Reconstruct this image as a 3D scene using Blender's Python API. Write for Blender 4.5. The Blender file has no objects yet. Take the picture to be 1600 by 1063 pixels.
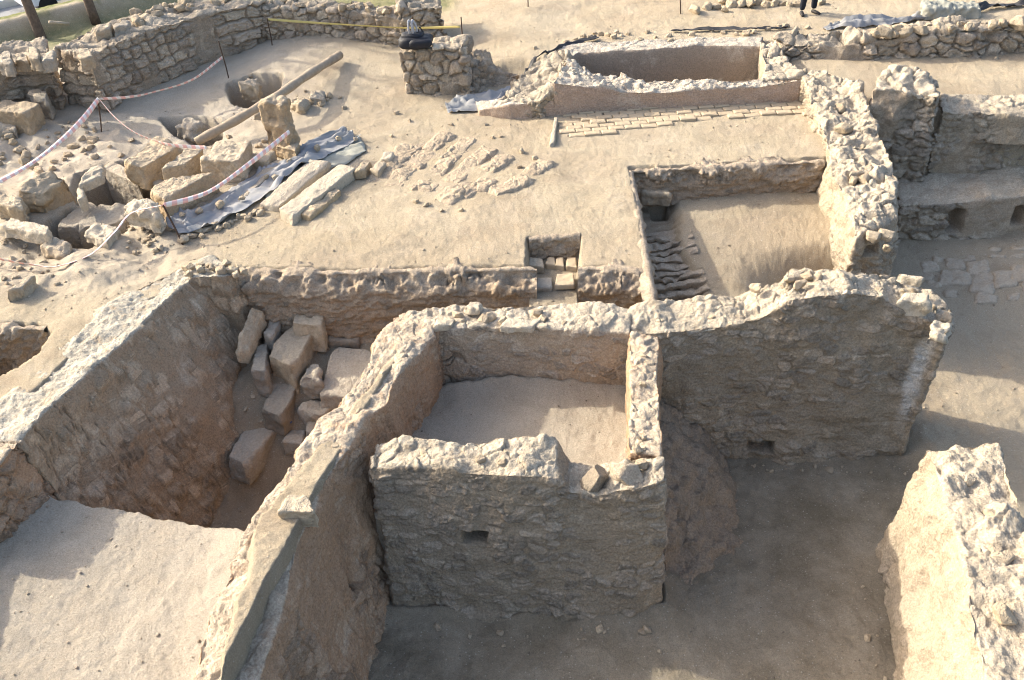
import bpy, math, random
import numpy as np
C = bpy.context.scene
COL = C.collection
R = math.radians
random.seed(7)

# ------------------------------------------------------------------ camera
FOC, PITCH, ROLL, CAMH = 1517.0, R(36.2), R(3.6), 7.5
fwd = np.array([0, math.cos(PITCH), -math.sin(PITCH)])
r0 = np.array([1.0, 0, 0]); u0 = np.cross(r0, fwd)
RT = math.cos(ROLL) * r0 - math.sin(ROLL) * u0
UP = math.sin(ROLL) * r0 + math.cos(ROLL) * u0
CAMP = np.array([0, 0, CAMH])
cd = bpy.data.cameras.new('camera'); cam = bpy.data.objects.new('camera', cd); COL.objects.link(cam)
from mathutils import Matrix, Vector
M = Matrix.Identity(4)
for i in range(3):
    M[i][0] = RT[i]; M[i][1] = UP[i]; M[i][2] = -fwd[i]; M[i][3] = CAMP[i]
cam.matrix_world = M
cd.sensor_width = 36.0; cd.lens = 36.0 * FOC / 1600.0
cd.clip_start = 0.05; cd.clip_end = 3000
C.camera = cam

def at(px, py, z=0.0):
    """world point at height z seen at photo pixel (px, py)"""
    d = fwd + RT * (px - 800) / FOC - UP * (py - 531.5) / FOC
    return CAMP + d * ((z - CAMH) / d[2])

# ------------------------------------------------------------------ light
SUN_EL, SUN_AZ = R(30.0), R(25.0)      # sun from the left, a little beyond
sd = np.array([-math.cos(SUN_EL) * math.cos(SUN_AZ), math.cos(SUN_EL) * math.sin(SUN_AZ), math.sin(SUN_EL)])
w = bpy.data.worlds.new('World'); C.world = w; w.use_nodes = True
nt = w.node_tree
for n in list(nt.nodes): nt.nodes.remove(n)
sky = nt.nodes.new('ShaderNodeTexSky'); sky.sky_type = 'NISHITA'; sky.sun_disc = False
sky.sun_elevation = SUN_EL; sky.sun_rotation = math.atan2(sd[0], sd[1])
sky.air_density = 1.0; sky.dust_density = 4.8; sky.ozone_density = 0.4
bg = nt.nodes.new('ShaderNodeBackground'); bg.inputs['Strength'].default_value = 0.15
out = nt.nodes.new('ShaderNodeOutputWorld')
nt.links.new(sky.outputs[0], bg.inputs[0]); nt.links.new(bg.outputs[0], out.inputs[0])
sl = bpy.data.lights.new('sun', 'SUN'); so = bpy.data.objects.new('sun', sl); COL.objects.link(so)
sl.energy = 2.6; sl.angle = R(0.9); sl.color = (1.0, 0.925, 0.77)
so.rotation_euler = Vector(-sd).to_track_quat('-Z', 'Y').to_euler()
C.cycles.use_denoising = True; C.cycles.filter_width = 1.05
C.view_settings.view_transform = 'Standard'; C.view_settings.look = 'None'
C.view_settings.exposure = 1.34; C.view_settings.gamma = 1.0
# ------------------------------------------------------------------ numpy noise
def _h(ix, iy, iz, s):
    n = (ix.astype(np.int64) * 374761393 + iy.astype(np.int64) * 668265263 + iz.astype(np.int64) * 2147483647 + s * 974634533)
    n &= 0xffffffff
    n = ((n ^ (n >> 13)) * 1274126177) & 0xffffffff
    n = ((n ^ (n >> 16)) * 2246822519) & 0xffffffff
    n ^= n >> 15
    return (n & 0xffffff) / float(0xffffff)
def vnoise(p, s=0):
    i = np.floor(p).astype(np.int64); f = p - i; f = f * f * f * (f * (f * 6 - 15) + 10)
    r = 0
    for dx in (0, 1):
        wx = f[:, 0] if dx else 1 - f[:, 0]
        for dy in (0, 1):
            wy = f[:, 1] if dy else 1 - f[:, 1]
            for dz in (0, 1):
                wz = f[:, 2] if dz else 1 - f[:, 2]
                r = r + wx * wy * wz * _h(i[:, 0] + dx, i[:, 1] + dy, i[:, 2] + dz, s)
    return r * 2 - 1
def fbm(p, sc, octv=3, s=0, gain=0.5):
    r = 0; a = 1.0; q = p * sc
    for k in range(octv):
        r = r + a * vnoise(q, s + k * 17); a *= gain; q = q * 2.03 + 11.7
    return r
def p2(x, y): return np.stack([x, y, np.zeros_like(x)], 1)
def worley(p, s=0, facet=False):
    i = np.floor(p).astype(np.int64); n = len(p)
    f1 = np.full(n, 9.0); f2 = np.full(n, 9.0); rid = np.zeros(n); fac = np.zeros(n)
    for dx in (-1, 0, 1):
        for dy in (-1, 0, 1):
            for dz in (-1, 0, 1):
                a, b, c = i[:, 0] + dx, i[:, 1] + dy, i[:, 2] + dz
                h0, h1, h2 = _h(a, b, c, s), _h(a, b, c, s + 1), _h(a, b, c, s + 2)
                ex, ey, ez = a + .15 + .7 * h0 - p[:, 0], b + .15 + .7 * h1 - p[:, 1], c + .15 + .7 * h2 - p[:, 2]
                d = np.sqrt(ex * ex + ey * ey + ez * ez); m = d < f1
                if facet: fac = np.where(m, ex * (np.modf(h1 * 7.3)[0] - .5) + ey * (np.modf(h2 * 7.3)[0] - .5) + ez * (np.modf(h0 * 7.3)[0] - .5), fac)
                f2 = np.where(m, f1, np.minimum(f2, d)); rid = np.where(m, _h(a, b, c, s + 3), rid); f1 = np.where(m, d, f1)
    return (f1, f2, rid, fac) if facet else (f1, f2, rid)
def ss(a, b, x):
    t = np.clip((x - a) / (b - a), 0, 1); return t * t * (3 - 2 * t)
def sdpoly(x, y, P):
    """signed distance to polygon, negative inside"""
    P = np.asarray(P, float)[:, :2]; n = len(P); d = np.full(x.shape, 1e9); ins = np.zeros(x.shape, bool)
    for k in range(n):
        a, b = P[k], P[(k + 1) % n]; e = b - a
        wx, wy = x - a[0], y - a[1]
        t = np.clip((wx * e[0] + wy * e[1]) / (e @ e + 1e-12), 0, 1)
        d = np.minimum(d, (wx - e[0] * t) ** 2 + (wy - e[1] * t) ** 2)
        c = ((a[1] > y) != (b[1] > y)) & (x < (b[0] - a[0]) * (y - a[1]) / (b[1] - a[1] + 1e-12) + a[0])
        ins ^= c
    d = np.sqrt(d); return np.where(ins, -d, d)
def sdline(x, y, P):
    P = np.asarray(P, float)[:, :2]; d = np.full(x.shape, 1e9)
    for a, b in zip(P[:-1], P[1:]):
        e = b - a; wx, wy = x - a[0], y - a[1]
        t = np.clip((wx * e[0] + wy * e[1]) / (e @ e + 1e-12), 0, 1)
        d = np.minimum(d, (wx - e[0] * t) ** 2 + (wy - e[1] * t) ** 2)
    return np.sqrt(d)

# ------------------------------------------------------------------ meshes, objects
def mk(name, v, f, mat, parent=None, smooth=True, attrs=None):
    me = bpy.data.meshes.new(name)
    v = np.asarray(v, np.float32)
    if isinstance(f, np.ndarray):
        k = f.shape[1]; nf = len(f)
        me.vertices.add(len(v)); me.vertices.foreach_set('co', v.ravel())
        me.loops.add(nf * k); me.loops.foreach_set('vertex_index', f.astype(np.int32).ravel())
        me.polygons.add(nf); me.polygons.foreach_set('loop_start', np.arange(nf, dtype=np.int32) * k)
        me.polygons.foreach_set('loop_total', np.full(nf, k, np.int32))
        me.update(calc_edges=True); me.validate()
    else:
        me.from_pydata(v.tolist(), [], f); me.update()
    if smooth: me.polygons.foreach_set('use_smooth', np.ones(len(me.polygons), bool))
    for k_, a in (attrs or {}).items():
        at_ = me.attributes.new(k_, 'FLOAT', 'POINT'); at_.data.foreach_set('value', np.asarray(a, np.float32))
    me.materials.append(mat)
    o = bpy.data.objects.new(name, me); COL.objects.link(o)
    if parent is not None: o.parent = parent
    return o
def tag(o, label=None, cat=None, group=None, kind=None):
    if label: o['label'] = label
    if cat: o['category'] = cat
    if group: o['group'] = group
    if kind: o['kind'] = kind
    return o
def empty(name, loc=(0, 0, 0), label=None, cat=None, group=None):
    o = bpy.data.objects.new(name, None); COL.objects.link(o); o.location = loc; o.empty_display_size = .2
    return tag(o, label, cat, group)
def adopt(root, *obs):
    """parts were built in world space: hang them on their thing without moving them"""
    for o in obs:
        o.parent = root; o.matrix_parent_inverse = Matrix.Translation(root.location).inverted()
    return root
def weld(v, f):
    k = np.round(v / 1e-4).astype(np.int64)
    _, idx, inv = np.unique(k, axis=0, return_index=True, return_inverse=True)
    inv = inv.ravel(); f = inv[f]; v = v[idx]
    g = (f[:, 0] != f[:, 1]) & (f[:, 1] != f[:, 2]) & (f[:, 2] != f[:, 3]) & (f[:, 3] != f[:, 0])
    return v, f[g]
def normals(v, f):
    n = np.cross(v[f[:, 2]] - v[f[:, 0]], v[f[:, 3]] - v[f[:, 1]]); r = np.zeros_like(v)
    for k in range(4):
        for c in range(3): r[:, c] += np.bincount(f[:, k], n[:, c], len(v))
    return r / (np.linalg.norm(r, axis=1, keepdims=True) + 1e-12)
def relax(v, f, it, lam=.5, pin=None):
    e = np.concatenate([f[:, [0, 1]], f[:, [1, 2]], f[:, [2, 3]], f[:, [3, 0]]]); a = np.concatenate([e[:, 0], e[:, 1]]); b = np.concatenate([e[:, 1], e[:, 0]])
    cnt = np.bincount(a, minlength=len(v)).astype(float)
    for _ in range(it):
        m = np.stack([np.bincount(a, v[b, c], len(v)) for c in range(3)], 1) / cnt[:, None]
        nv = v + lam * (m - v)
        if pin is not None: nv[pin] = v[pin]
        v = nv
    return v
def gridq(nu, nv, off=0, flip=False):
    i, j = np.meshgrid(np.arange(nu - 1), np.arange(nv - 1), indexing='ij'); a = (i * nv + j).ravel() + off
    q = np.stack([a, a + nv, a + nv + 1, a + 1], 1)
    return q[:, ::-1] if flip else q

# ------------------------------------------------------------------ rough wall
def wall(name, secs, mat, res=.025, stone=.03, size=(.22, .11), cover=.1, lump=.05, rag=.06, crack=0., soft=5, streak=0.,
         holes=(), seed=0, parent=None, grit=.006, topstone=1., plasterface=None, base_rough=.0, low=None, stain=None, band=0., tn=(.45, .85), sparse=None, course=None, ends=(1, 1)):
    """secs: cross sections (left base, left top, right top, right base) along the wall, world points"""
    S = np.array([[np.asarray(q, float) for q in s] for s in secs])
    mid = S.mean(1); L = np.concatenate([[0], np.cumsum(np.linalg.norm(np.diff(mid, axis=0), axis=1))])
    nu = max(4, int(L[-1] / res) + 1); u = np.linspace(0, L[-1], nu)
    I = np.stack([np.stack([np.interp(u, L, S[:, k, c]) for c in range(3)], 1) for k in range(4)], 1)   # nu,4,3
    nh = max(3, int(np.linalg.norm(S[:, 1] - S[:, 0], axis=1).max() / res)); nw = max(3, int(np.linalg.norm(S[:, 2] - S[:, 1], axis=1).max() / res))
    def lerp(a, b, n): t = np.linspace(0, 1, n)[None, :, None]; return a[:, None] * (1 - t) + b[:, None] * t
    ring = np.concatenate([lerp(I[:, 0], I[:, 1], nh)[:, :-1], lerp(I[:, 1], I[:, 2], nw), lerp(I[:, 2], I[:, 3], nh)[:, 1:]], 1)
    nr = ring.shape[1]; V = [ring.reshape(-1, 3)]; Fq = [gridq(nu, nr)]; off = nu * nr
    for e, fl in ((0, False), (-1, True)):
        if not ends[0 if e == 0 else 1]: continue
        l = lerp(I[e:e + 1 or None, 0], I[e:e + 1 or None, 1], nh)[0]; r = lerp(I[e:e + 1 or None, 3], I[e:e + 1 or None, 2], nh)[0]
        g = lerp(l, r, nw); V.append(g.reshape(-1, 3)); Fq.append(gridq(nh, nw, off, fl)); off += nh * nw
    v, f = weld(np.concatenate(V), np.concatenate(Fq))
    zb = np.minimum(S[:, 0, 2].min(), S[:, 3, 2].min())
    pin = None
    n0 = normals(v, f); c_ = v.mean(0)
    v = relax(v, f, int(soft * min(4, (.025 / res) ** 2))); n = normals(v, f)
    if ((n * (v - c_)).sum(1)).mean() < 0: n = -n; f = f[:, ::-1]
    topm = ss(tn[0], tn[1], n[:, 2])
    q = v + .05 * np.stack([vnoise(v * 5 + 3, seed + 5), vnoise(v * 5 + 9, seed + 6), vnoise(v * 5 + 1, seed + 7)], 1)
    sz = np.array([size[0], size[0], size[1]])
    f1, f2, rid, fac = worley(q / sz, seed, True)
    if course:
        dr = mid[-1] - mid[0]; dr[2] = 0; dr /= np.linalg.norm(dr)
        s_ = q[:, 0] * (dr[0] - dr[1]) + q[:, 1] * (dr[1] + dr[0]); zz = q[:, 2] / course[1] + .18 * vnoise(v * .9, seed + 3)
        rw = np.floor(zz); fz = zz - rw; o0_ = np.zeros_like(rw); hr = _h(rw, o0_, o0_, seed + 1); cc = s_ / (course[0] * (.75 + .6 * hr)) + hr * 7; cl = np.floor(cc); fc = cc - cl
        cut = .5 + .3 * (_h(rw, cl, o0_, seed + 2) - .5); two = _h(rw, cl, o0_, seed + 4) > .55
        sub_ = two & (fc > cut); fx = np.where(two, np.minimum(np.minimum(fc, np.abs(fc - cut)), 1 - fc), np.minimum(fc, 1 - fc))
        d_ = np.minimum(np.minimum(fz, 1 - fz) * course[1], fx * course[0] * .9); rid = _h(rw, cl * 2 + sub_, o0_, seed + 3); fac = fac * .6
        f1 = np.zeros(len(v)); f2 = d_ * 4.5
    ed = ss(.02, .17, f2 - f1)
    cov = ss(-.25, .25, fbm(v, 1.3, 3, seed + 40) + cover)
    if plasterface is not None: cov = cov * (1 - plasterface(v, n) * (1 - topm))
    if low is not None: cov = np.maximum(cov, low(v))
    if sparse is not None: cov = cov * ss(sparse - .06, sparse + .06, rid + .25 * fbm(v, 1.1, 2, seed + 45)) * ss(.06, .16, f2 - f1)
    covs = cov * (1 - topm) + topm * topstone * (.35 + .65 * ss(-.1, .4, fbm(v, 2.2, 2, seed + 42)))
    dn = covs * stone * ((ed - .7) * 1.1 + 1.0 * (rid - .5) + 1.5 * fac)
    f1b, f2b, ridb, facb = worley(q / (sz * .42) + 31, seed + 77, True)
    dn += (.25 + .75 * covs) * (1 - .6 * topm) * stone * .4 * (ss(.02, .16, f2b - f1b) - .7 + .8 * (ridb - .5) + 1.4 * facb)
    dn += lump * fbm(v, 1.6, 2, seed + 20) + lump * .45 * fbm(v, 5.5, 2, seed + 25) + grit * fbm(v, 22, 2, seed + 30, .7)
    if streak:
        sp = v * np.array([9, 9, .9]); dn += streak * (1 - topm) * (fbm(sp, 1., 3, seed + 50))
    if band: dn += band * (1 - topm) * (fbm(v * np.array([1.6, 1.6, 15.]), 1., 3, seed + 52, .6) + .6 * fbm(v * np.array([6, 6, 30.]), 1., 2, seed + 53))
    crk = np.zeros(len(v))
    if crack:
        g1, g2, _ = worley((v + .12 * np.stack([vnoise(v * 4, 1 + seed), vnoise(v * 4, 2 + seed), vnoise(v * 4, 3 + seed)], 1)) / np.array([.42, .42, .3]), seed + 90)
        crk = (1 - ss(.0, .05, g2 - g1)) * (1 - topm) * ss(-.1, .3, fbm(v, .9, 2, seed + 93)); dn -= crack * crk
    zr = rag * .8 * topm * (.62 * np.maximum(rid - .5, 0) * ss(.0, .12, f2 - f1) + .8 * fac * (rid > .5) + fbm(v, 2.4, 3, seed + 60) * .6 + .14 * np.maximum(ridb - .5, -.1) * ss(0, .12, f2b - f1b) + .1 * facb + .10 * fbm(v, 14, 2, seed + 61))
    v2 = v + n * dn[:, None]; v2[:, 2] += zr
    for (hc, hr, hd) in holes:
        hc = np.asarray(hc, float); d = v - hc
        k = 1 - ss(.75, 1.15, np.max(np.abs(d) / np.asarray(hr), axis=1) + .12 * vnoise(v * 14, 8))
        v2 -= n * (k * hd)[:, None]
    if base_rough:
        k = 1 - ss(0, .35, v[:, 2] - zb); v2 += n * (k * base_rough * (.6 + fbm(v, 4, 2, seed + 70)))[:, None]
    return mk(name, v2, f, mat, parent, True, dict(stone=covs * ss(.02, .2, f2 - f1), crnd=rid, topm=topm, crk=crk, **(dict(stain=stain(v)) if stain else {})))

def drop(p, z, out=(0, 0)):
    return np.array([p[0] + out[0], p[1] + out[1], z])

# ------------------------------------------------------------------ stone blocks
def block(name, quad, zt, thick, mat, label=None, cat='stone block', group=None, res=.022, soft=3, amp=.02, flare=.03, seed=0, parent=None, lift=0, chip=.05):
    """quad: photo pixels of the top face's corners, zt: height(s) of the top face"""
    zs = zt if isinstance(zt, (list, tuple)) else [zt] * 4
    T = np.array([at(a, b, z) for (a, b), z in zip(quad, zs)])
    return block3(name, T, thick, mat, label, cat, group, res, soft, amp, flare, seed, parent, chip)
def block3(name, T, thick, mat, label=None, cat='stone block', group=None, res=.022, soft=3, amp=.02, flare=.03, seed=0, parent=None, chip=.05):
    T = np.asarray(T, float); c = T.mean(0)
    # order the corners counter clockwise
    ang = np.arctan2(T[:, 1] - c[1], T[:, 0] - c[0]); T = T[np.argsort(ang)]
    B = T.copy(); B[:, :2] = c[:2] + (T[:, :2] - c[:2]) * (1 + flare); B[:, 2] = T[:, 2] - thick
    la = max(np.linalg.norm(T[1] - T[0]), np.linalg.norm(T[2] - T[3])); lb = max(np.linalg.norm(T[2] - T[1]), np.linalg.norm(T[3] - T[0]))
    na, nb, nc = [int(min(40, max(5, l / res))) for l in (la, lb, thick)]
    def bil(a, b, c2, d, n, m):
        s = np.linspace(0, 1, n)[:, None, None]; t = np.linspace(0, 1, m)[None, :, None]
        return (a * (1 - s) * (1 - t) + b * s * (1 - t) + c2 * s * t + d * (1 - s) * t).reshape(-1, 3), gridq(n, m)
    V = []; Fq = []; off = 0
    for fc in (bil(T[0], T[1], T[2], T[3], na, nb), bil(B[0], B[1], T[1], T[0], na, nc), bil(B[1], B[2], T[2], T[1], nb, nc), bil(B[2], B[3], T[3], T[2], na, nc), bil(B[3], B[0], T[0], T[3], nb, nc)):
        V.append(fc[0]); Fq.append(fc[1] + off); off += len(fc[0])
    v, f = weld(np.concatenate(V), np.concatenate(Fq))
    rg = random.Random(seed * 31 + 5); vc = v.mean(0); ext = np.abs(v - vc).max(0) + 1e-6
    if chip > .03 and thick > .15:
        for j in range(6):
            d_ = np.array([rg.choice((-1, 1)) * rg.uniform(.4, 1), rg.choice((-1, 1)) * rg.uniform(.4, 1), rg.uniform(-.2, 1)]); d_ /= np.linalg.norm(d_)
            pr = (v - vc) @ d_; e_ = np.maximum(pr - pr.max() * rg.uniform(.84, .97), 0); v = v - (e_ * .9)[:, None] * d_
    v = relax(v, f, soft); n = normals(v, f)
    if (n * (v - v.mean(0))).sum(1).mean() < 0: n = -n; f = f[:, ::-1]
    sz = max(la, lb); p = v + seed * 3.7
    d = amp * (fbm(p, 2.2 / max(sz, .3) * 1.2, 2, seed) + .5 * fbm(p, 9, 3, seed + 9)) + .004 * fbm(p, 40, 2, seed + 5)
    k1, k2, kr, kf = worley(p / .17, seed + 4, True); d += amp * .9 * kf - chip * .3 * ss(.7, .9, kr) * ss(.0, .2, k2 - k1)
    v = v + n * d[:, None]
    org = np.array([c[0], c[1], B[:, 2].min()])
    o = mk(name, v - org, f, mat, parent, True, dict(crnd=np.full(len(v), (seed * .377) % 1.0), stone=np.ones(len(v)), topm=ss(.5, .9, n[:, 2]), crk=np.zeros(len(v))))
    o.location = org
    return tag(o, label, cat, group) if parent is None else o


# small stones: a pool of shapes, copied
POOL = []
def pool(mat, n=12):
    for k in range(n):
        m = 10; V = []; Fq = []; off = 0
        t = np.linspace(-1, 1, m)
        for ax in range(3):
            for sg in (-1, 1):
                a, b = np.meshgrid(t, t, indexing='ij'); g = np.zeros((m * m, 3)); g[:, ax] = sg; g[:, (ax + 1) % 3] = a.ravel(); g[:, (ax + 2) % 3] = b.ravel()
                V.append(g); Fq.append(gridq(m, m, off, sg < 0)); off += m * m
        v, f = weld(np.concatenate(V), np.concatenate(Fq))
        l = np.linalg.norm(v, axis=1, keepdims=True); v = v * (.45 + .55 / l)
        # a few flat fracture planes
        for j in range(7):
            d = np.array([random.gauss(0, 1), random.gauss(0, 1), random.gauss(0, .8)]); d /= np.linalg.norm(d)
            e = np.maximum((v @ d) - random.uniform(.55, .8), 0); v = v - e[:, None] * d * .92
        nn = normals(v, f); v = v + nn * (.07 * fbm(v + k * 5, 1.6, 3, k))[:, None]
        v *= .5
        o = mk('loose_stone', v, f, mat, None, True, dict(crnd=np.full(len(v), random.random()), stone=np.ones(len(v)), topm=np.zeros(len(v)), crk=np.zeros(len(v))))
        COL.objects.unlink(o); POOL.append(o)
def stone(px, py, z, sx, sy=None, sz=None, label='', group=None, cat='stone', name='loose_stone', mat=None, rz=None, tilt=.25, sink=.25, world=None):
    o = random.choice(POOL).copy(); COL.objects.link(o); o.name = name
    sy = sy or sx * random.uniform(.65, .95); sz = sz or sx * random.uniform(.5, .75)
    p = at(px, py, z) if world is None else world
    o.location = (p[0], p[1], p[2] + sz * (.5 - sink)); o.scale = (sx, sy, sz)
    o.rotation_euler = (random.uniform(-tilt, tilt), random.uniform(-tilt, tilt), random.uniform(0, 6.28) if rz is None else rz)
    if mat: o.data = o.data.copy(); o.data.materials[0] = mat
    return tag(o, label, cat, group)

# tubes and ribbons
def tube(pts, rad, n=8, cap=True):
    pts = np.asarray(pts, float); m = len(pts); rad = np.full(m, rad) if np.isscalar(rad) else np.asarray(rad, float)
    d = np.gradient(pts, axis=0); d /= np.linalg.norm(d, axis=1, keepdims=True) + 1e-9
    ref = np.array([0.3, .9, .31]) if abs(d[0] @ np.array([0, 0, 1.])) > .8 else np.array([0, 0, 1.])
    V = []
    for k in range(m):
        a = np.cross(d[k], ref); a /= np.linalg.norm(a) + 1e-9; b = np.cross(d[k], a)
        for j in range(n):
            t = 2 * math.pi * j / n; V.append(pts[k] + rad[k] * (math.cos(t) * a + math.sin(t) * b))
    F_ = [[k * n + j, k * n + (j + 1) % n, (k + 1) * n + (j + 1) % n, (k + 1) * n + j] for k in range(m - 1) for j in range(n)]
    if cap: F_ += [list(range(n))[::-1], [(m - 1) * n + j for j in range(n)]]
    return V, F_
def join(parts):
    V = []; F_ = []
    for v, f in parts:
        o = len(V); V += [list(q) for q in v]; F_ += [[i + o for i in q] for q in f]
    return V, F_
def curve(pts, n=24):
    """smooth curve through points (Catmull-Rom)"""
    P = [np.asarray(p, float) for p in pts]; P = [2 * P[0] - P[1]] + P + [2 * P[-1] - P[-2]]; outp = []
    k = len(P) - 3; per = max(2, n // k)
    for i in range(k):
        a, b, c, d = P[i:i + 4]
        for t in np.linspace(0, 1, per, endpoint=False):
            outp.append(.5 * ((2 * b) + (c - a) * t + (2 * a - 5 * b + 4 * c - d) * t * t + (3 * b - a - 3 * c + d) * t ** 3))
    outp.append(P[-2]); return np.array(outp)
# ------------------------------------------------------------------ materials
class N:
    def __init__(s, name):
        s.m = bpy.data.materials.new(name); s.m.use_nodes = True; s.t = s.m.node_tree; s.b = s.t.nodes['Principled BSDF']
        s.b.inputs['Roughness'].default_value = .95; s.b.inputs['Specular IOR Level'].default_value = .12
    def n(s, typ, **k):
        nd = s.t.nodes.new(typ)
        for a, b in k.items(): setattr(nd, a, b)
        return nd
    def put(s, i, v):
        if hasattr(v, 'is_output'): s.t.links.new(v, i)
        else: i.default_value = v
    def pos(s, obj=False):
        return s.n('ShaderNodeTexCoord').outputs['Object'] if obj else s.n('ShaderNodeNewGeometry').outputs['Position']
    def noise(s, vec, sc, det=4, rough=.6, dist=0.):
        t = s.n('ShaderNodeTexNoise'); s.put(t.inputs['Vector'], vec); t.inputs['Scale'].default_value = sc; t.inputs['Detail'].default_value = det
        t.inputs['Roughness'].default_value = rough; t.inputs['Distortion'].default_value = dist; return t.outputs['Fac']
    def vor(s, vec, sc, feat='F1', outn='Distance'):
        t = s.n('ShaderNodeTexVoronoi', feature=feat); s.put(t.inputs['Vector'], vec); t.inputs['Scale'].default_value = sc; return t.outputs[outn]
    def scale(s, vec, xyz):
        t = s.n('ShaderNodeMapping'); s.put(t.inputs['Vector'], vec); t.inputs['Scale'].default_value = xyz; return t.outputs[0]
    def ramp(s, f, a, b, lo=0., hi=1.):
        t = s.n('ShaderNodeMapRange'); t.clamp = True; s.put(t.inputs[0], f)
        for i, x in enumerate((a, b, lo, hi)): t.inputs[i + 1].default_value = x
        return t.outputs[0]
    def mix(s, f, a, b, mode='MIX'):
        t = s.n('ShaderNodeMix', data_type='RGBA', blend_type=mode); s.put(t.inputs[0], f)
        for i, x in ((6, a), (7, b)): s.put(t.inputs[i], x if hasattr(x, 'is_output') else (*x, 1))
        return t.outputs[2]
    def math(s, op, a, b=0.):
        t = s.n('ShaderNodeMath', operation=op); s.put(t.inputs[0], a); s.put(t.inputs[1], b); return t.outputs[0]
    def attr(s, nm): return s.n('ShaderNodeAttribute', attribute_name=nm).outputs['Fac']
    def hsv(s, col, v=1., sat=1.):
        t = s.n('ShaderNodeHueSaturation'); s.put(t.inputs['Color'], col); s.put(t.inputs['Value'], v); s.put(t.inputs['Saturation'], sat); return t.outputs[0]
    def bump(s, hs):
        prev = None
        for h, d in hs:
            t = s.n('ShaderNodeBump'); t.inputs['Strength'].default_value = 1.; t.inputs['Distance'].default_value = d; s.put(t.inputs['Height'], h)
            if prev is not None: s.put(t.inputs['Normal'], prev)
            prev = t.outputs[0]
        s.put(s.b.inputs['Normal'], prev)
    def done(s, col): s.put(s.b.inputs['Base Color'], col); return s.m

def m_wall(name, mud, stone1, stone2, top, topmix=.75, grime=.25):
    k = N(name); p = k.pos()
    big = k.noise(p, .9, 4, .6); med = k.noise(p, 5, 5, .65); fine = k.noise(p, 38, 4, .7); mic = k.noise(p, 170, 2, .6)
    st = k.mix(k.attr('crnd'), stone1, stone2)
    st = k.hsv(st, k.ramp(k.math('FRACT', k.math('MULTIPLY', k.attr('crnd'), 7.31)), 0, 1, .72, 1.22))
    base = k.mix(k.ramp(big, .3, .7), mud, tuple(c * f for c, f in zip(mud, (1.16, 1.12, 1.06))))
    c = k.mix(k.ramp(k.attr('stone'), .15, .6), base, st)
    tcol = k.mix(k.ramp(k.noise(p, 3.2, 6, .72), .38, .62), tuple(x * .74 for x in top), top)
    c = k.mix(k.ramp(k.math('MULTIPLY', k.attr('topm'), k.ramp(med, .22, .55)), .15, .75, 0, topmix), c, tcol)
    c = k.mix(k.ramp(med, .52, .75, 0, grime), c, tuple(x * .55 for x in mud))
    c = k.mix(k.ramp(k.noise(p, 2.3, 5, .7, 1.), .55, .72, 0, .35), c, tuple(x * 1.25 for x in top))
    c = k.mix(k.math('MULTIPLY', k.attr('stain'), k.ramp(med, .2, .7, .6, 1.)), c, (.56, .53, .48))
    c = k.mix(k.math('MULTIPLY', k.attr('crk'), .6), c, (.08, .06, .045))
    c = k.hsv(c, k.ramp(fine, .28, .72, .66, 1.30)); c = k.hsv(c, k.ramp(mic, .3, .7, .84, 1.16), .93)
    k.bump([(k.noise(p, 14, 5, .65), .028), (fine, .013), (k.vor(p, 45), .005), (mic, .003)])
    return k.done(c)
MUD = (.36, .29, .215)
MW = m_wall('wall_rubble', MUD, (.40, .335, .255), (.36, .30, .235), (.55, .475, .365))
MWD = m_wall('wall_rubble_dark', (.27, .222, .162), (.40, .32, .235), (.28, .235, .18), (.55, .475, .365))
MWL = m_wall('wall_lime', (.365, .30, .22), (.40, .335, .25), (.35, .285, .21), (.50, .43, .33), grime=.25)
MMUD = m_wall('wall_mud_plaster', (.345, .228, .142), (.37, .26, .17), (.32, .225, .15), (.55, .475, .365), grime=.2)
MROCK = m_wall('wall_field_stone', (.30, .245, .185), (.46, .38, .28), (.38, .31, .24), (.50, .43, .33), topmix=.5)
MPINK = m_wall('pool_plaster', (.385, .29, .225), (.42, .31, .24), (.38, .29, .23), (.56, .495, .40), topmix=.95, grime=.2)
MPOOL = m_wall('pool_inner_plaster', (.30, .245, .195), (.32, .26, .2), (.30, .25, .2), (.58, .52, .43), grime=.3)
MEARTH = m_wall('excavated_earth', (.32, .245, .17), (.36, .29, .215), (.30, .235, .165), (.46, .375, .28), topmix=.8)

MRIBS = m_wall('ridged_earth', (.40, .32, .23), (.44, .36, .265), (.38, .30, .215), (.48, .395, .295), topmix=.8)

def m_stone(name, a, b, dirt=.3):
    k = N(name); p = k.pos(True); oi = k.n('ShaderNodeObjectInfo').outputs['Random']
    g = k.pos()
    c = k.mix(oi, a, b); c = k.hsv(c, k.ramp(k.math('FRACT', k.math('MULTIPLY', oi, 9.7)), 0, 1, .82, 1.15))
    c = k.mix(k.ramp(k.noise(g, 5, 6, .7), .42, .66, 0, dirt * 1.7), c, (.33, .26, .185)); c = k.mix(k.ramp(k.noise(g, 14, 5, .7), .56, .7, 0, .6), c, (.27, .22, .165))
    c = k.mix(k.ramp(k.attr('topm'), .2, 1, 0, .45), c, (.50, .43, .335))
    c = k.hsv(c, k.ramp(k.noise(g, 30, 4, .7), .25, .75, .8, 1.2))
    k.bump([(k.noise(g, 9, 5, .65), .05), (k.noise(g, 40, 3, .7), .015), (k.vor(g, 60), .005)])
    return k.done(c)
MS = m_stone('limestone_block', (.47, .385, .275), (.42, .35, .26))
MSO = m_stone('ochre_sandstone', (.47, .35, .21), (.45, .35, .235))
MSG = m_stone('grey_limestone', (.36, .325, .275), (.40, .36, .30))
MSP = m_stone('pale_limestone', (.56, .49, .38), (.52, .455, .36), .15)
MROCKS = m_stone('post_stone', (.44,.34,.225), (.42,.33,.23), .4)
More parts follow.
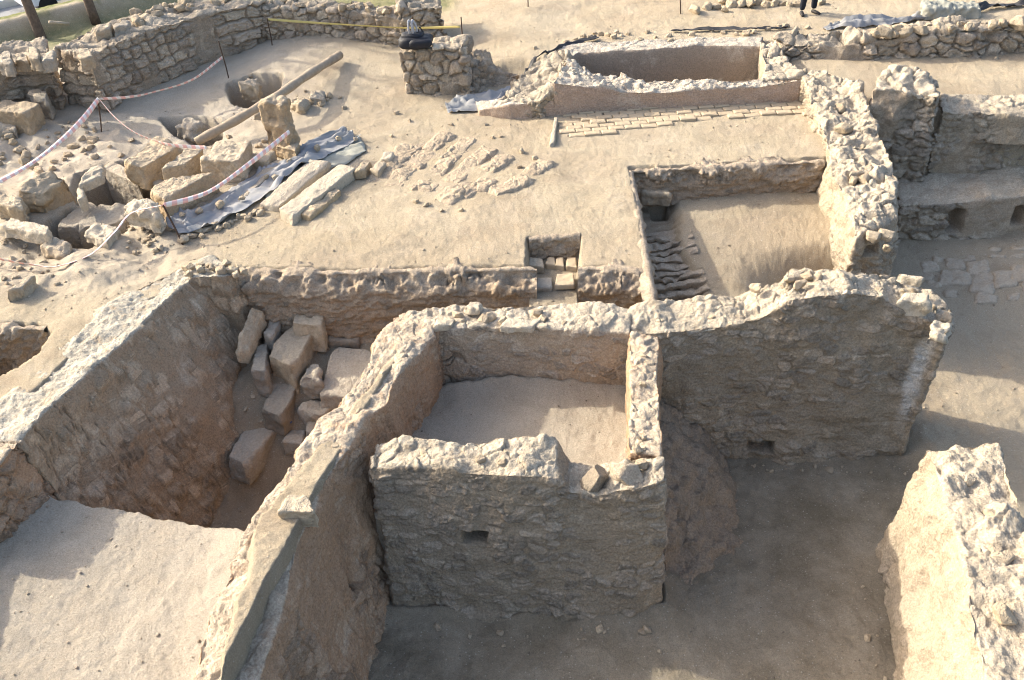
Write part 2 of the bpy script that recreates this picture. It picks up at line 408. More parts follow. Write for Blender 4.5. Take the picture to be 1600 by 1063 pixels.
MSCOB = m_stone('paving_stone_grey', (.44,.37,.285), (.47,.40,.315), .35)
MSD = m_stone('dark_stone', (.27, .24, .20), (.31, .265, .21))  # darker stone for low blocks in the trench

def m_ground():
    k = N('ground_soil'); p = k.pos()
    big = k.noise(p, .35, 4, .55); med = k.noise(p, 1.8, 5, .65, .5); sm = k.noise(p, 9, 5, .7); fine = k.noise(p, 55, 4, .75); mic = k.noise(p, 220, 2, .6)
    sand = k.mix(k.ramp(big, .35, .65), (.44, .362, .25), (.475, .40, .287))
    sand = k.mix(k.ramp(med, .5, .72, 0, .6), sand, (.52, .435, .33))
    sand = k.mix(k.ramp(sm, .55, .75, 0, .5), sand, (.37, .275, .19))
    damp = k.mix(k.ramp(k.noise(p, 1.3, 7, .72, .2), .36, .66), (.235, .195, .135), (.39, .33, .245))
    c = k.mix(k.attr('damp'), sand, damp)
    pale = k.mix(k.ramp(med, .35, .65), (.52, .455, .365), (.47, .40, .31))
    c = k.mix(k.attr('pale'), c, pale)
    c = k.mix(k.attr('soil'), c, k.mix(k.ramp(sm, .3, .7), (.31, .24, .165), (.39, .31, .22)))  # brown earth, also the painted shade in the sounding's grooves
    gr = k.mix(k.ramp(k.noise(p, 6, 5, .7), .4, .65), (.12, .15, .045), (.26, .25, .11))
    c = k.mix(k.attr('grass'), c, gr)
    road = k.mix(k.ramp(med, .4, .7), (.33, .335, .345), (.42, .42, .42))
    c = k.mix(k.attr('road'), c, road)
    # crumbs and chips of a lighter and a darker colour
    vd = k.vor(p, 26); vc = k.n('ShaderNodeSeparateColor'); k.put(vc.inputs[0], k.vor(p, 26, outn='Color'))
    chip = k.math('MULTIPLY', k.ramp(vd, .12, .3, 1, 0), k.ramp(vc.outputs[0], .80, .84))
    c = k.mix(k.math('MULTIPLY', chip, .7), c, (.62, .57, .48))
    chip2 = k.math('MULTIPLY', k.ramp(vd, .1, .25, 1, 0), k.ramp(vc.outputs[1], .88, .9))
    c = k.mix(k.math('MULTIPLY', chip2, .5), c, (.22, .165, .12))
    c = k.mix(k.ramp(k.noise(p, .8, 6, .7, 1.5), .5, .68, 0, .45), c, k.hsv(c, .72, 1.1))
    c = k.hsv(c, k.ramp(fine, .28, .72, .74, 1.24)); c = k.hsv(c, k.ramp(mic, .3, .7, .82, 1.18), .94)
    k.bump([(sm, .022), (k.noise(p, 24, 4, .7), .014), (fine, .012), (chip, .008), (mic, .004)])
    return k.done(c)
MG = m_ground()
def m_plain(name, col, rough=.8, var=.15, sc=12, spec=.2, bump=.004, obj=False, col2=None):
    k = N(name); p = k.pos(obj); k.b.inputs['Roughness'].default_value = rough; k.b.inputs['Specular IOR Level'].default_value = spec
    c = k.mix(k.ramp(k.noise(p, sc, 4, .6), .3, .7), col, col2 or tuple(x * (1 - var) for x in col))
    if bump: k.bump([(k.noise(p, sc * 2, 4, .6), bump)])
    return k.done(c)
MWOOD = m_plain('weathered_wood', (.40, .33, .25), .85, .3, 9, .1, .01)
MIRON = m_plain('rusty_rebar', (.10, .065, .045), .8, .4, 30)
MSHEET = m_plain('grey_plastic_sheet', (.24, .25, .275), .6, .3, 4, .25, .01, col2=(.34, .33, .31))
MSHEETB = m_plain('black_plastic_sheet', (.05, .05, .055), .6, .3, 4, .3, .01)
MSHEETG = m_plain('green_sandbag', (.36, .36, .31), .8, .3, 6, .15, .01)
MBAG = m_plain('black_nylon', (.016, .018, .026), .6, .3, 20, .35, .006)
MSTRAP = m_plain('grey_webbing', (.42, .43, .46), .8, .1, 30)
MYEL = m_plain('yellow_tape', (.72, .63, .26), .6, .12, 8, .3, 0)
MBARK = m_plain('tree_bark', (.17, .135, .11), .95, .4, 14, .1, .03)
MDENIM = m_plain('dark_denim', (.022, .026, .04), .9, .4, 25)
MJACK = m_plain('dark_jacket', (.05, .05, .055), .9, .3, 20)
MSHOE = m_plain('dark_shoe', (.03, .027, .027), .6, .3, 20, .3)
MSKIN = m_plain('skin', (.42, .26, .18), .6, .1, 20, .3)
MHAIR = m_plain('hair', (.02, .015, .012), .7, .3, 40, .3)
MBLUE = m_plain('blue_plastic', (.06, .12, .30), .5, .2, 9, .4)
MBRICK = m_plain('mud_brick', (.50, .415, .315), .95, .2, 7, .1, .015, col2=(.44, .35, .255))
MBRICKM = m_wall('mud_brick_course', (.43,.34,.24), (.46,.37,.265), (.42,.33,.235), (.47,.38,.275), topmix=.5, grime=.1)
MBRICKT = m_plain('fired_brick', (.45, .37, .265), .95, .2, 5, .1, .02, col2=(.41, .325, .225))
def m_tape():
    k = N('barrier_tape'); a = k.attr('run'); s_ = k.math('FRACT', k.math('MULTIPLY', a, 1 / .17))
    c = k.mix(k.ramp(s_, .48, .52), (.74, .70, .68), (.74, .44, .40)); k.b.inputs['Roughness'].default_value = .5; k.b.inputs['Specular IOR Level'].default_value = .3
    return k.done(c)
MTAPE = m_tape()
# ------------------------------------------------------------------ ground: one sheet with every pit dug into it
ZF, ZR, ZC, ZP = -2.2, -0.95, -1.95, -0.50      # deep room floor, inner room floor, right corridor, near platform
def px(z, *pts): return [at(a, b, z) for a, b in pts]
W1L = [(300, 436, .14), (250, 473, .16), (215, 513, .18), (135, 584, .22), (62, 651, .26), (36, 684, .27)]
P_front = [(-1.25, 10.5), (-2.05, 8.2), (-2.75, 5.6), (-3.2, 1.0), (20, 1.0), (20, 16.2), (6.9, 16.2), (6.25, 14.4), (5.6, 12), (5.5, 10.5)]
P_corr = [(5.6, 9.3), (5.4, 10.5), (5.6, 12), (6.25, 14.4), (6.9, 16.2), (20, 16.2), (20, 1), (6.2, 1), (5.6, 6.0)]
P_room = [(-1.3, 10.85), (1.6, 10.6), (1.45, 7.9), (-1.8, 8.15)]
P_trench = [(-4.3, 12.3), (-3.8, 12.36), (-2.73, 12.2), (-.86, 12.06), (1.0, 11.88), (2.0, 11.7), (2.15, 10.7), (-1.2, 10.9), (-1.75, 9.9), (-2.3, 8.6), (-2.85, 7.5), (-3.05, 7.66), (-3.72, 7.88), (-4.38, 8.1), (-5.45, 8.42), (-5.9, 8.75), (-5.9, 9.4), (-5.6, 10.4), (-5.25, 11.3), (-4.7, 11.9)]
P_plat = px(-.5, (420, 812), (385, 806), (340, 797), (300, 792), (215, 782), (120, 768), (45, 752), (8, 778), (-40, 860), (-90, 1000)) + [np.array([-7.0, 1.0, 0]), np.array([-2.9, 1.0, 0])]
P_square = [np.array([2.2, 14.95, 0]), np.array([5.65, 14.86, 0])] + [np.array([5.2, 12.5, 0]), np.array([5.0, 10.6, 0]), np.array([1.9, 10.6, 0]), at(1022, 470, 0)]
P_small = [at(826, 374, 0), at(905, 368, 0), at(906, 452, 0), at(822, 452, 0)]
P_pitA = px(0, (118, 268), (150, 258), (190, 250), (226, 268), (246, 308), (205, 330), (140, 326), (110, 300))
P_pitB = px(0, (62, 345), (110, 322), (150, 314), (200, 326), (186, 352), (135, 388), (84, 392))
P_pitC = px(0, (252, 182), (300, 178), (345, 188), (340, 210), (310, 220), (272, 208))
P_pitD = px(0, (352, 132), (400, 122), (440, 126), (432, 150), (395, 166), (365, 160))
P_pitL = px(.1, (-140, 500), (0, 508), (60, 510), (74, 524), (50, 556), (26, 576), (-60, 606), (-160, 606))
P_wall12 = [at(-160, 120, 0), at(0, 80, 0), at(150, 40, 0), at(330, -6, 0), at(430, -40, 0)]
BACKE = [(-3.0, 20.5)] + [tuple(at(a, b, .36)[:2]) for a, b in ((845, 92), (868, 78), (900, 70), (1000, 66), (1100, 62), (1195, 62), (1224, 62), (1300, 64), (1388, 54), (1455, 45), (1530, 41), (1600, 37))] + [(30, 22)]

def hground(x, y, full=True):
    q = p2(x, y)
    wob = .07 * fbm(q, 2.1, 3, 3) + .025 * fbm(q, 9, 2, 8)
    h = .03 * fbm(q, .5, 2, 1) + .016 * fbm(q, 2.3, 3, 2)
    damp = np.zeros_like(x); pale = np.zeros_like(x); soil = np.zeros_like(x); grass = np.zeros_like(x); road = np.zeros_like(x)
    # ground behind the pool and the low wall on the right stands higher
    by = np.interp(x, [a for a, b in BACKE], [b for a, b in BACKE])
    h += .32 * ss(-1.5, 1.2, x) * ss(-.22, .12, y - by + wob) + .25 * ss(18, 23, y) * ss(3, -3, x) * ss(-7, -4, x)
    h += .12 * ss(16.5, 17.6, y) * ss(5.8, 6.4, x) * (1 - ss(-.2, .1, y - by))
    # left: ground rises towards the crest of the left wall
    d1 = sdline(x, y, [at(a, b, c) for a, b, c in W1L]); h += .05 * ss(1.6, .2, d1) * ss(-3.9, -4.6, x)
    h += .10 * ss(13.4, 12.4, y) * ss(-4.5, -6, x) * ss(8, 9, y)
    # hummocky ground around the big blocks
    k = ss(-4.2, -5.6, x) * ss(11.5, 12.5, y) * ss(19.5, 17.5, y); h += k * (.10 * fbm(q, 1.1, 3, 14) + .035 * fbm(q, 4.5, 3, 15) - .02)
    pale += .7 * k
    pale += .8 * ss(-2.0, -5.0, x) * ss(15.5, 17.5, y)
    # left wall's outer bank: grass, then a road below
    dw = ((x - at(0, 78, 0)[0]) * (at(330, -6, 0) - at(0, 78, 0))[1] - (y - at(0, 78, 0)[1]) * (at(330, -6, 0) - at(0, 78, 0))[0]) / np.linalg.norm((at(330, -6, 0) - at(0, 78, 0))[:2])
    dw = -dw
    o = ss(.0, .5, dw); grass = o * ss(.2, .8, dw + wob * 4)
    h = h * (1 - o) + o * np.interp(dw, [0, 1.0, 1.4, 1.8, 9.0, 13.5, 13.8, 40, 200], [.55, .45, .3, -.1, -2.6, -2.6, -2.45, -2.6, -6])
    road = ss(8.9, 9.1, dw) * ss(13.7, 13.6, dw); grass *= 1 - ss(8.9, 9.1, dw); soil = ss(13.6, 13.8, dw) * o
    back = ss(23.0, 24.0, y - .05 * x) * ss(-.6, -1.2, x) * (1 - o); grass = np.maximum(grass, back * .75)
    def dig(P, z, wdt=.05, wobk=1.0, **a):
        nonlocal h, damp, pale, soil
        s = sdpoly(x, y, P) + wob * wobk
        k = 1 - ss(-wdt, wdt, s); h = h * (1 - k) + k * z
        for nm, v in a.items():
            if nm == 'damp': damp = damp * (1 - k) + v * k
            if nm == 'pale': pale = pale * (1 - k) + v * k
            if nm == 'soil': soil = soil * (1 - k) + v * k
        return s
    fl = .03 * fbm(q, .9, 3, 21) + .012 * fbm(q, 5, 3, 22)
    dig(P_pitL, -1.1, .06, .8, soil=1)
    dig(P_plat, ZP + fl * .8 + .12 * ss(-3.6, -2.9, x), .10, .5, pale=.95)
    zt = np.interp(y, [8.3, 10.0, 11.2, 12], [-2.6, -2.4, -1.3, -1.05]) + fl * 1.6
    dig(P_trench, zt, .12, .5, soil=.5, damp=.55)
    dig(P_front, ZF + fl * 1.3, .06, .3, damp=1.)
    dig(P_corr, ZC + fl - .1 * ss(9, 7, y), .25, .3, damp=0., pale=.15, soil=.25)
    dig([at(a, b, .3) for a, b in ((893, 92), (925, 112), (1010, 124), (1188, 122), (1188, 69), (1000, 72), (902, 77))], -1.5, .05, .1)
    dig(P_room, ZR + fl * .8, .05, .1, pale=.85, damp=0, soil=0)
    ds = dig(P_square, -.50 - .10 * (14.9 - np.clip(y, 11.5, 14.9)) - .95 * ss(3.4, 5.0, x) * ss(13.3, 12.2, y) + fl * .6, .035, .5, soil=.05)
    dig([(1.9, 10.85), (2.0, 11.5), (3.2, 11.52), (4.9, 12.1), (4.95, 12.75), (6.3, 13.0), (6.3, 10.4)], np.interp(x, [2, 3.2, 4.2, 5.3], [-1.1, -1.3, -1.6, -1.95]) + fl, .05, .4, soil=.5, damp=.3)
    tal = np.minimum(np.abs(sdpoly(x, y, P_front)), np.abs(sdpoly(x, y, [(-2.0, 7.78), (-.2, 7.5), (1.65, 7.45), (1.85, 10.2), (-1.3, 10.6)])))
    h += np.where((sdpoly(x, y, P_front) < 0) & (y < 10.5), 1, 0) * (.10 + .12 * fbm(q, 1.7, 3, 51)).clip(0, .3) * np.exp(-tal / .16)
    # narrow sounding along the left side of the square pit, its floor in ridges
    xl = np.interp(y, [10.6, 12.4, 14.9], [1.95, 2.08, 2.2]); kr = (1 - ss(.55, .85, x - xl - .25 * ss(13.5, 11, y) + wob)) * (ds < -.03)
    ridge = np.abs(((y * 5.2 + .5 * vnoise(q * np.array([2.2, 1, 1]), 31) + .15 * x) % 1) - .5) * 2
    h -= kr * .26; soil = np.maximum(soil, kr * (.25 + .75 * ss(.45, .75, ridge)))  # groove shade between the ridges painted with the brown earth colour
    hc = at(1029, 324, -.65); kh = (1 - ss(.11, .15, np.maximum(np.abs(x - hc[0]), np.abs(y - hc[1]) * .75))) * (ds < 0); h -= kh * .45
    dig(P_small, -.34 + fl * .4, .03, .3, soil=.2)
    for P, z in ((P_pitA, -1.1), (P_pitB, -1.1), (P_pitC, -.8), (P_pitD, -.65)): dig(P, z + fl, .06, .6, soil=.6)
    tr = ss(.05, .45, fbm(q, .8, 4, 61)) * .32 + ss(.1, .4, fbm(q * np.array([.6, 1.6, 1]), 1.2, 3, 62)) * .22
    soil = np.maximum(soil, tr * (damp < .2) * (pale < .5) * (1 - road))
    soil = np.maximum(soil, .35 * ss(13.6, 12.2, y + wob * 5) * ss(11.6, 11.9, y) * ss(-3.6, -2.5, x) * ss(2.1, 1.9, x))
    # footmarks and crumbs
    h += .006 * fbm(q, 15, 3, 41, .75) * (1 - road) + .010 * np.maximum(0, vnoise(q * 4.5, 44) - .2)
    if full: return h, damp, pale, soil, grass, road
    return h
hole_c = at(1029, 324, -.65)
nu, nv = 1050, 1150
vv = np.concatenate([1.2 * (62 / 1.2) ** np.linspace(0, 1, nv), [70, 90, 130, 200, 400, 900]])
uu = np.linspace(-1, 1, nu); wy = np.concatenate([3.4 + .60 * vv[:nv], 3.4 + .60 * vv[nv:] * 1.4])
X = (uu[None, :] * wy[:, None]).ravel(); Y = np.repeat(vv, nu)
h, damp, pale, soil, grass, road = hground(X, Y)
g = np.stack([X, Y, h], 1)
ground = mk('ground', g, gridq(len(vv), nu)[:, ::-1], MG, None, True, dict(damp=damp, pale=pale, soil=soil, grass=grass, road=road))
tag(ground, kind='structure')
def gz(x, y): return float(hground(np.array([float(x)]), np.array([float(y)]), False)[0])
def gzs(x, y): return hground(np.asarray(x, float), np.asarray(y, float), False)
def atg(a, b):
    """point on the ground seen at photo pixel (a, b)"""
    z = 0.
    for _ in range(6):
        p = at(a, b, z); z = .5 * z + .5 * gz(p[0], p[1])
    return at(a, b, z)
del g, X, Y, h

# cut faces of the trenches: dense earth sections standing just proud of the dug edge
def section(name, top, base, seed=0, res=.02, amp=.035, lip=.16, mat=None, strat=1., crumb=1., slope=0., sd=.25):
    T = np.array(top, float); B = np.array(base, float)
    L = np.concatenate([[0], np.cumsum(np.linalg.norm(np.diff(T, axis=0), axis=1))]); nu_ = int(L[-1] / res); u = np.linspace(0, L[-1], nu_)
    t = np.stack([np.interp(u, L, T[:, c]) for c in range(3)], 1); b = np.stack([np.interp(u, L, B[:, c]) for c in range(3)], 1)
    hgt = np.linalg.norm(t - b, axis=1).max(); nh_ = int(hgt / res) + 1
    d = np.gradient(t, axis=0); d[:, 2] = 0; d /= np.linalg.norm(d, axis=1, keepdims=True); nrm = np.stack([d[:, 1], -d[:, 0], 0 * d[:, 0]], 1)
    rows = []
    for k in np.linspace(-lip, -.02, 7):
        p = t + nrm * k; p[:, 2] = gzs(*(t + nrm * (-.13))[:, :2].T) * 0 + t[:, 2] + .012 - .07 * ss(-.05, -lip, k); rows.append(p)
    for s in np.linspace(0, 1, nh_):
        p = t * (1 - s) + b * s + nrm * (.03 + .02 * s); dz_ = (t[:, 2] - p[:, 2])[:, None]; p = p + nrm * slope * ss(0, sd, dz_); rows.append(p)
    V = np.stack(rows, 1); v = V.reshape(-1, 3); f = gridq(nu_, len(rows)); n = normals(v, f)
    fl_ = np.sign((n * np.repeat(nrm, len(rows), 0)).sum(1).mean())
    if fl_ < 0: f = f[:, ::-1]; n = -n
    dep = np.clip((t[:, None, 2] - V[:, :, 2]).ravel(), 0, 9)
    k = ss(.0, .06, dep) ; q = v * np.array([1, 1, 1 + 2.2 * strat])
    dn = amp * fbm(q, 3.2, 3, seed) + amp * .6 * fbm(q, 11, 3, seed + 3, .65)
    w1, w2, wr = worley(v / np.array([.13, .13, .08]), seed + 9); st = (wr > .72) * ss(.05, .3, w2 - w1) * ss(.10, .25, dep)
    dn += .03 * st
    f1_, f2_, r_ = worley((v + .03 * np.stack([vnoise(v * 12, 1), vnoise(v * 12, 2), vnoise(v * 12, 4)], 1)) / np.array([.10, .10, .14]), seed + 12); top_ = (1 - ss(.10, .32, dep + .12 * fbm(v, 2.6, 2, seed + 1)))
    cl_ = ss(-.25, .35, fbm(v, 1.6, 3, seed + 6))
    dn += crumb * .09 * top_ * cl_ * (ss(0, .35, f2_ - f1_) - .35) * (.2 + r_) + crumb * (.10 * top_ * fbm(v, 2.6, 3, seed + 2) + .03 * top_ * fbm(v, 16, 2, seed + 4) + .07 * top_ * fbm(v * np.array([1, 1, .25]), 6.5, 2, seed + 5))
    v = v + n * (dn * (.25 + .75 * k))[:, None]
    o_ = mk(name, v, f, mat or MEARTH, None, True, dict(stone=st * .8, crnd=wr, topm=1 - ss(.05, .30, dep + .10 * fbm(v, 5, 2, 5)), crk=np.zeros(len(v))))
    return tag(o_, kind='structure')
tp = [(-4.0, 12.43), (-3.4, 12.36), (-2.73, 12.22), (-1.8, 12.14), (-.86, 12.07), (.1, 11.98), (.42, 11.95)]
section('trench_face', [(a, b, .0) for a, b in tp], [(a + .02, b - .10, -1.3) for a, b in tp], 3, slope=.19)
tp = [(1.02, 11.90), (1.3, 11.86), (1.65, 11.80), (2.02, 11.70)]
section('trench_face', [(a, b, .0) for a, b in tp], [(a, b - .12, -1.35) for a, b in tp], 5, slope=.2, crumb=.55)
a, b = at(987, 268, 0), at(1288, 252, 0)
section('trench_face', [a, (a + b) / 2, b], [q + np.array([0, -.06, -.62]) for q in (a, (a + b) / 2, b)], 7)
a2 = at(1024, 474, 0)
section('trench_face', [a2, a2 * .5 + a * .5, a], [q + np.array([.06, 0, -.85]) for q in (a2, a2 * .5 + a * .5, a)], 9, crumb=.25)
a, b = at(826, 373, 0), at(906, 367, 0)
section('trench_face', [a, (a + b) / 2, b], [q + np.array([0, -.04, -.36]) for q in (a, (a + b) / 2, b)], 11, crumb=.35, lip=.1)
a, b = at(-130, 506, .1), at(70, 514, .1)
section('trench_face', [a, (a + b) / 2, b], [q + np.array([0, -.1, -1.2]) for q in (a, (a + b) / 2, b)], 13, strat=0, amp=.07)

# ridged floor of the narrow sounding: a fine sheet of shelves and gaps
gx, gy = np.meshgrid(np.arange(2.0, 3.05, .012), np.arange(11.3, 14.25, .011), indexing='ij'); sh_ = gx.shape; gx = gx.ravel(); gy = gy.ravel(); q = p2(gx, gy)
ph = gy * 5.2 + .30 * fbm(q * np.array([.7, 1, 1]), 1.9, 3, 71) + .10 * vnoise(q * np.array([3, 9, 1]), 77) + .22 * (gx - 2.2); fr = ph % 1.0
saw = ss(0, .16, fr) * (1 - .75 * ss(.2, 1.0, fr)); brk = ss(-.25, .15, fbm(q * np.array([1.4, 1, 1]), 2.3, 3, 72)); w1, w2, wr = worley(q / .16, 73)
z = -.50 - .10 * (14.9 - gy) - .20 + (.13 * saw * (.45 + .55 * brk) + .045 * (wr - .5) * ss(0, .3, w2 - w1) + .03 * fbm(q, 6, 3, 74)) * ss(14.15, 13.75, gy)
z += .03 * fbm(q, 1.3, 2, 75) + .10 * ss(2.75, 3.05, gx + .06 * fbm(q, 3, 2, 76)) - .1 * ss(14.1, 14.25, gy)
ko = (1 - ss(.11, .15, np.maximum(np.abs(gx - hole_c[0]), np.abs(gy - hole_c[1]) * .75))); z -= .5 * ko
yoff = -.06 * saw * (fr < .4)
o = mk('sounding_floor', np.stack([gx, gy + yoff, z], 1), gridq(*sh_), MRIBS, None, True, dict(stone=ss(.5, .9, wr) * .5, crnd=wr, topm=ss(.35, .8, saw), crk=np.zeros(len(gx))))  # shelf tops painted paler, so the gaps carry shade in their colour
tag(o, kind='structure')
# ------------------------------------------------------------------ standing walls
_tag = tag
def tag(o, label=None, cat=None, group=None, kind='thing'): return _tag(o, label, cat, group, kind)
def sec(lt, rt, lz, rz, lo=(0, 0), ro=(0, 0)):
    """lt, rt: photo pixel + height of the left and right top edge; lz, rz: base heights; lo, ro: batter"""
    a, b = at(*lt), at(*rt); return (drop(a, lz, lo), a, b, drop(b, rz, ro))
# back wall of the inner room
S = [sec((640, 487, 0), (650, 516, 0), -1.1, -1.1, ro=(.0, -.05))]
S = [(drop(at(*bk), -1.1), at(*bk), at(*fr), drop(at(*fr), -1.1, (0, -.04))) for bk, fr in
     (((632, 488, 0), (646, 512, 0)), ((700, 480, .02), (690, 511, 0)), ((790, 479, .03), (790, 512, 0)), ((880, 474, .03), (880, 515, 0)), ((990, 482, 0), (985, 523, -.03)))]
o = wall('stone_wall', S, MW, stone=.024, size=(.28, .13), cover=.0, sparse=.45, crack=.05, rag=.08, lump=.03, res=.015, seed=11, topstone=.5,
         holes=[(at(728, 540, 0) * [1, 1, 0] + [0, .02, -.36], (.12, .3, .06), .4)])
tag(o, 'low cracked plastered wall closing the back of the small inner room', 'wall')
# long rubble wall on the right of the room, with a lump on top
F0 = [((985, 523, -.02), (985, 482, 0)), ((1075, 517, 0), (1075, 472, .02)), ((1150, 508, .03), (1150, 466, .05)), ((1200, 492, .18), (1200, 446, .25)), ((1240, 466, .44), (1235, 418, .42)),
      ((1320, 458, .48), (1318, 421, .42)), ((1375, 462, .38), (1372, 427, .33)), ((1410, 486, .12), (1412, 438, .18)), ((1455, 500, .02), (1450, 450, .1)), ((1484, 515, -.02), (1486, 488, .0))]
S = []
for i, (fr, bk) in enumerate(F0):
    a, b = at(*fr), at(*bk); base = np.array([a[0], np.interp(a[0], [1.9, 3, 4, 5.2, 5.6], [10.2, 10.13, 9.98, 9.86, 9.84]), ZF - .1])
    if i == len(F0) - 1: base[0] -= .28
    if i == len(F0) - 2: base[0] -= .12
    S.append((drop(b, ZF - .1, (0, .05) if i < 8 else (-.15 - .3 * (i == 9), -.1 - .25 * (i == 9))), b, a, base))
def wstain(v):
    c = at(1446, 548, -.4)[0] + (v[:, 2] + .4) * .10 + .03 * vnoise(v * 5, 3); return (1 - ss(.03, .13, np.abs(v[:, 0] - c))) * ss(-.15, -.4, v[:, 2]) * ss(-2.3, -1.6, v[:, 2] - .5)
hw = at(1192, 690, ZF + .18)
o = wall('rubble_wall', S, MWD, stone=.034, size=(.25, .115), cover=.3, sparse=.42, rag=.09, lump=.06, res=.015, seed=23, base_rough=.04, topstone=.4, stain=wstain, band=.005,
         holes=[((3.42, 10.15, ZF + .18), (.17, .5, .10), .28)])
tag(o, 'tall rubble wall in shade with a pale dust streak near its broken right end', 'wall')
# long mud plastered wall running to the foreground
Lt = [((628, 486, 0), (690, 498, .0)), ((595, 512, 0), (668, 540, 0)), ((560, 590, 0), (612, 600, 0)), ((525, 632, 0), (603, 630, 0)), ((493, 660, 0), (572, 652, 0)), ((447, 732, -.03), (538, 709, -.03)), ((417, 774, -.08), (504, 755, -.05)), ((394, 808, -.12), (489, 800, -.08)),
      ((372, 850, -.2), (462, 862, -.16)), ((356, 900, -.26), (450, 918, -.2)), ((330, 955, -.3), (428, 985, -.24)), ((318, 1010, -.3), (410, 1050, -.28)), ((298, 1075, -.3), (385, 1120, -.3)), ((260, 1190, -.3), (350, 1240, -.3))]
S = []
for l, r in Lt:
    a, b = at(*l), at(*r); k = float(ss(10.4, 9.0, b[1])); lb = -1.9 if b[1] > 7.6 else -.6
    S.append((drop(a, lb), a, b, np.array([b[0] + .10 + .42 * k * 1.0, b[1] - .02, ZF - .1 if b[1] < 8.2 or True else ZR - .1])))
o = wall('mud_wall', S, MMUD, stone=.03, size=(.26, .14), cover=-.55, rag=.06, lump=.045, res=.015, seed=37, band=.006, streak=.02, grit=.008, topstone=.25, soft=16,
         holes=[(at(560, 918, -1.3) * [1, 1, 0] + [.0, .0, -1.3], (.3, .045, .10), .35)])
tag(o, 'long brown mud plastered wall with a pale crest running down to the bottom edge', 'wall')
# front wall of the tower
S = []
for bk, fr in (((588, 692, -.16), (580, 730, -.18)), ((640, 687, -.1), (640, 730, -.12)), ((720, 692, -.06), (720, 738, -.06)), ((800, 689, -.02), (800, 741, -.04)), ((872, 682, .0), (868, 745, -.06)), ((895, 722, -.30), (890, 770, -.32)), ((940, 722, -.30), (935, 775, -.30)), ((975, 720, -.12), (975, 765, -.15)), ((1042, 712, -.05), (1042, 752, -.08))):
    a, b = at(*bk), at(*fr); S.append((drop(a, ZF - .1), a, b, np.array([b[0] + .02, np.interp(b[0], [-1.7, -.2, 1.0, 1.6], [7.72, 7.48, 7.38, 7.46]), ZF - .1])))
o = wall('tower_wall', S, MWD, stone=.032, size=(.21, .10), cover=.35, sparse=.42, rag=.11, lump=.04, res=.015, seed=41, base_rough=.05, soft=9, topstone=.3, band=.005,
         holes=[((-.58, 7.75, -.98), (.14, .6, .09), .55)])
tag(o, 'front wall of the small tower room, in shade, with a square putlog hole', 'wall')
# right wall of the tower room
S = []
for l, r in (((985, 520, .0), (1030, 522, .0)), ((982, 560, -.02), (1030, 580, -.02)), ((985, 620, -.05), (1033, 640, -.02)), ((982, 670, -.08), (1034, 676, -.05)), ((984, 708, -.1), (1034, 714, -.08))):
    a, b = at(*l), at(*r); S.append((drop(a, ZR - .2), a, b, drop(b, ZF - .1, (.06, 0))))
o = wall('tower_side_wall', S, MMUD, stone=.035, size=(.2, .1), cover=-.3, rag=.07, lump=.035, res=.015, seed=53, streak=.012, topstone=.35)
tag(o, 'narrow knobbly crested wall on the right side of the small tower room', 'wall')
# sunlit wall in the right foreground
S = []
for l, r, zl in (((1432, 697, -.45), (1560, 690, -.35), 0), ((1428, 760, -.42), (1590, 775, -.35), 0), ((1445, 850, -.42), (1618, 860, -.4), 0), ((1480, 960, -.45), (1640, 960, -.45), 0), ((1500, 1063, -.45), (1690, 1063, -.45), 0), ((1530, 1200, -.45), (1740, 1200, -.45), 0)):
    a, b = at(*l), at(*r); a[0] = np.interp(a[1], [4, 6.35, 7.21, 8.33, 9], [3.75, 4.42, 4.62, 4.72, 4.8]); S.append((np.array([np.interp(a[1], [4, 6.35, 7.21, 8.33, 9], [3.35, 4.0, 4.25, 4.5, 4.55]), a[1], ZF - .1]), a, b, drop(b, ZF - .1, (.1, 0))))
o = wall('lime_wall', S, MWL, stone=.035, size=(.26, .13), cover=-.7, rag=.10, lump=.08, res=.015, seed=61, streak=.01, grit=.009, soft=8, topstone=.15)
tag(o, 'bright sunlit plastered wall with a ragged crest at the lower right corner', 'wall')
# wall between the square pit and the right corridor
S = []
for l, r in (((1252, 112, .42), (1298, 112, .42)), ((1262, 150, .32), (1342, 138, .36)), ((1285, 200, .22), (1368, 190, .3)), ((1296, 250, .14), (1392, 240, .2)), ((1318, 310, .1), (1400, 300, .16)), ((1328, 345, .05), (1402, 318, .14)), ((1336, 380, .0), (1405, 340, .10))):
    a, b = at(*l), at(*r); S.append((drop(a, -.75 - .9 * (b[1] < 13.6), (-.12, 0)), a, b, drop(b, ZC - .1, (.05, 0))))
o = wall('lime_wall', S, MWL, stone=.04, size=(.30, .14), cover=-.2, rag=.20, lump=.08, res=.015, seed=71, topstone=.25, soft=8, grit=.009,
         holes=[(at(1366, 404, -.25), (.12, .4, .09), .25)])
tag(o, 'whitish ragged wall between the square pit and the shaded right corridor', 'wall')
# tall stub against it
a = at(1362, 140, .55); b = at(1468, 150, .5); c = at(1452, 112, .55); d = at(1385, 112, .6)
S = [(drop(d, -2), d, a, drop(a, -2, (.05, -.1))), (drop((c + d) / 2, -2), (c + d) / 2 + [0, 0, .05], (a + b) / 2, drop((a + b) / 2, -2, (.0, -.12))), (drop(c, -2), c, b, drop(b, -2, (.05, -.05)))]
o = wall('wall_stub', S, MW, stone=.06, size=(.3, .16), cover=.2, rag=.12, lump=.09, seed=83, soft=9)
tag(o, 'tall lumpy wall stub rising beside the whitish ragged wall', 'wall')
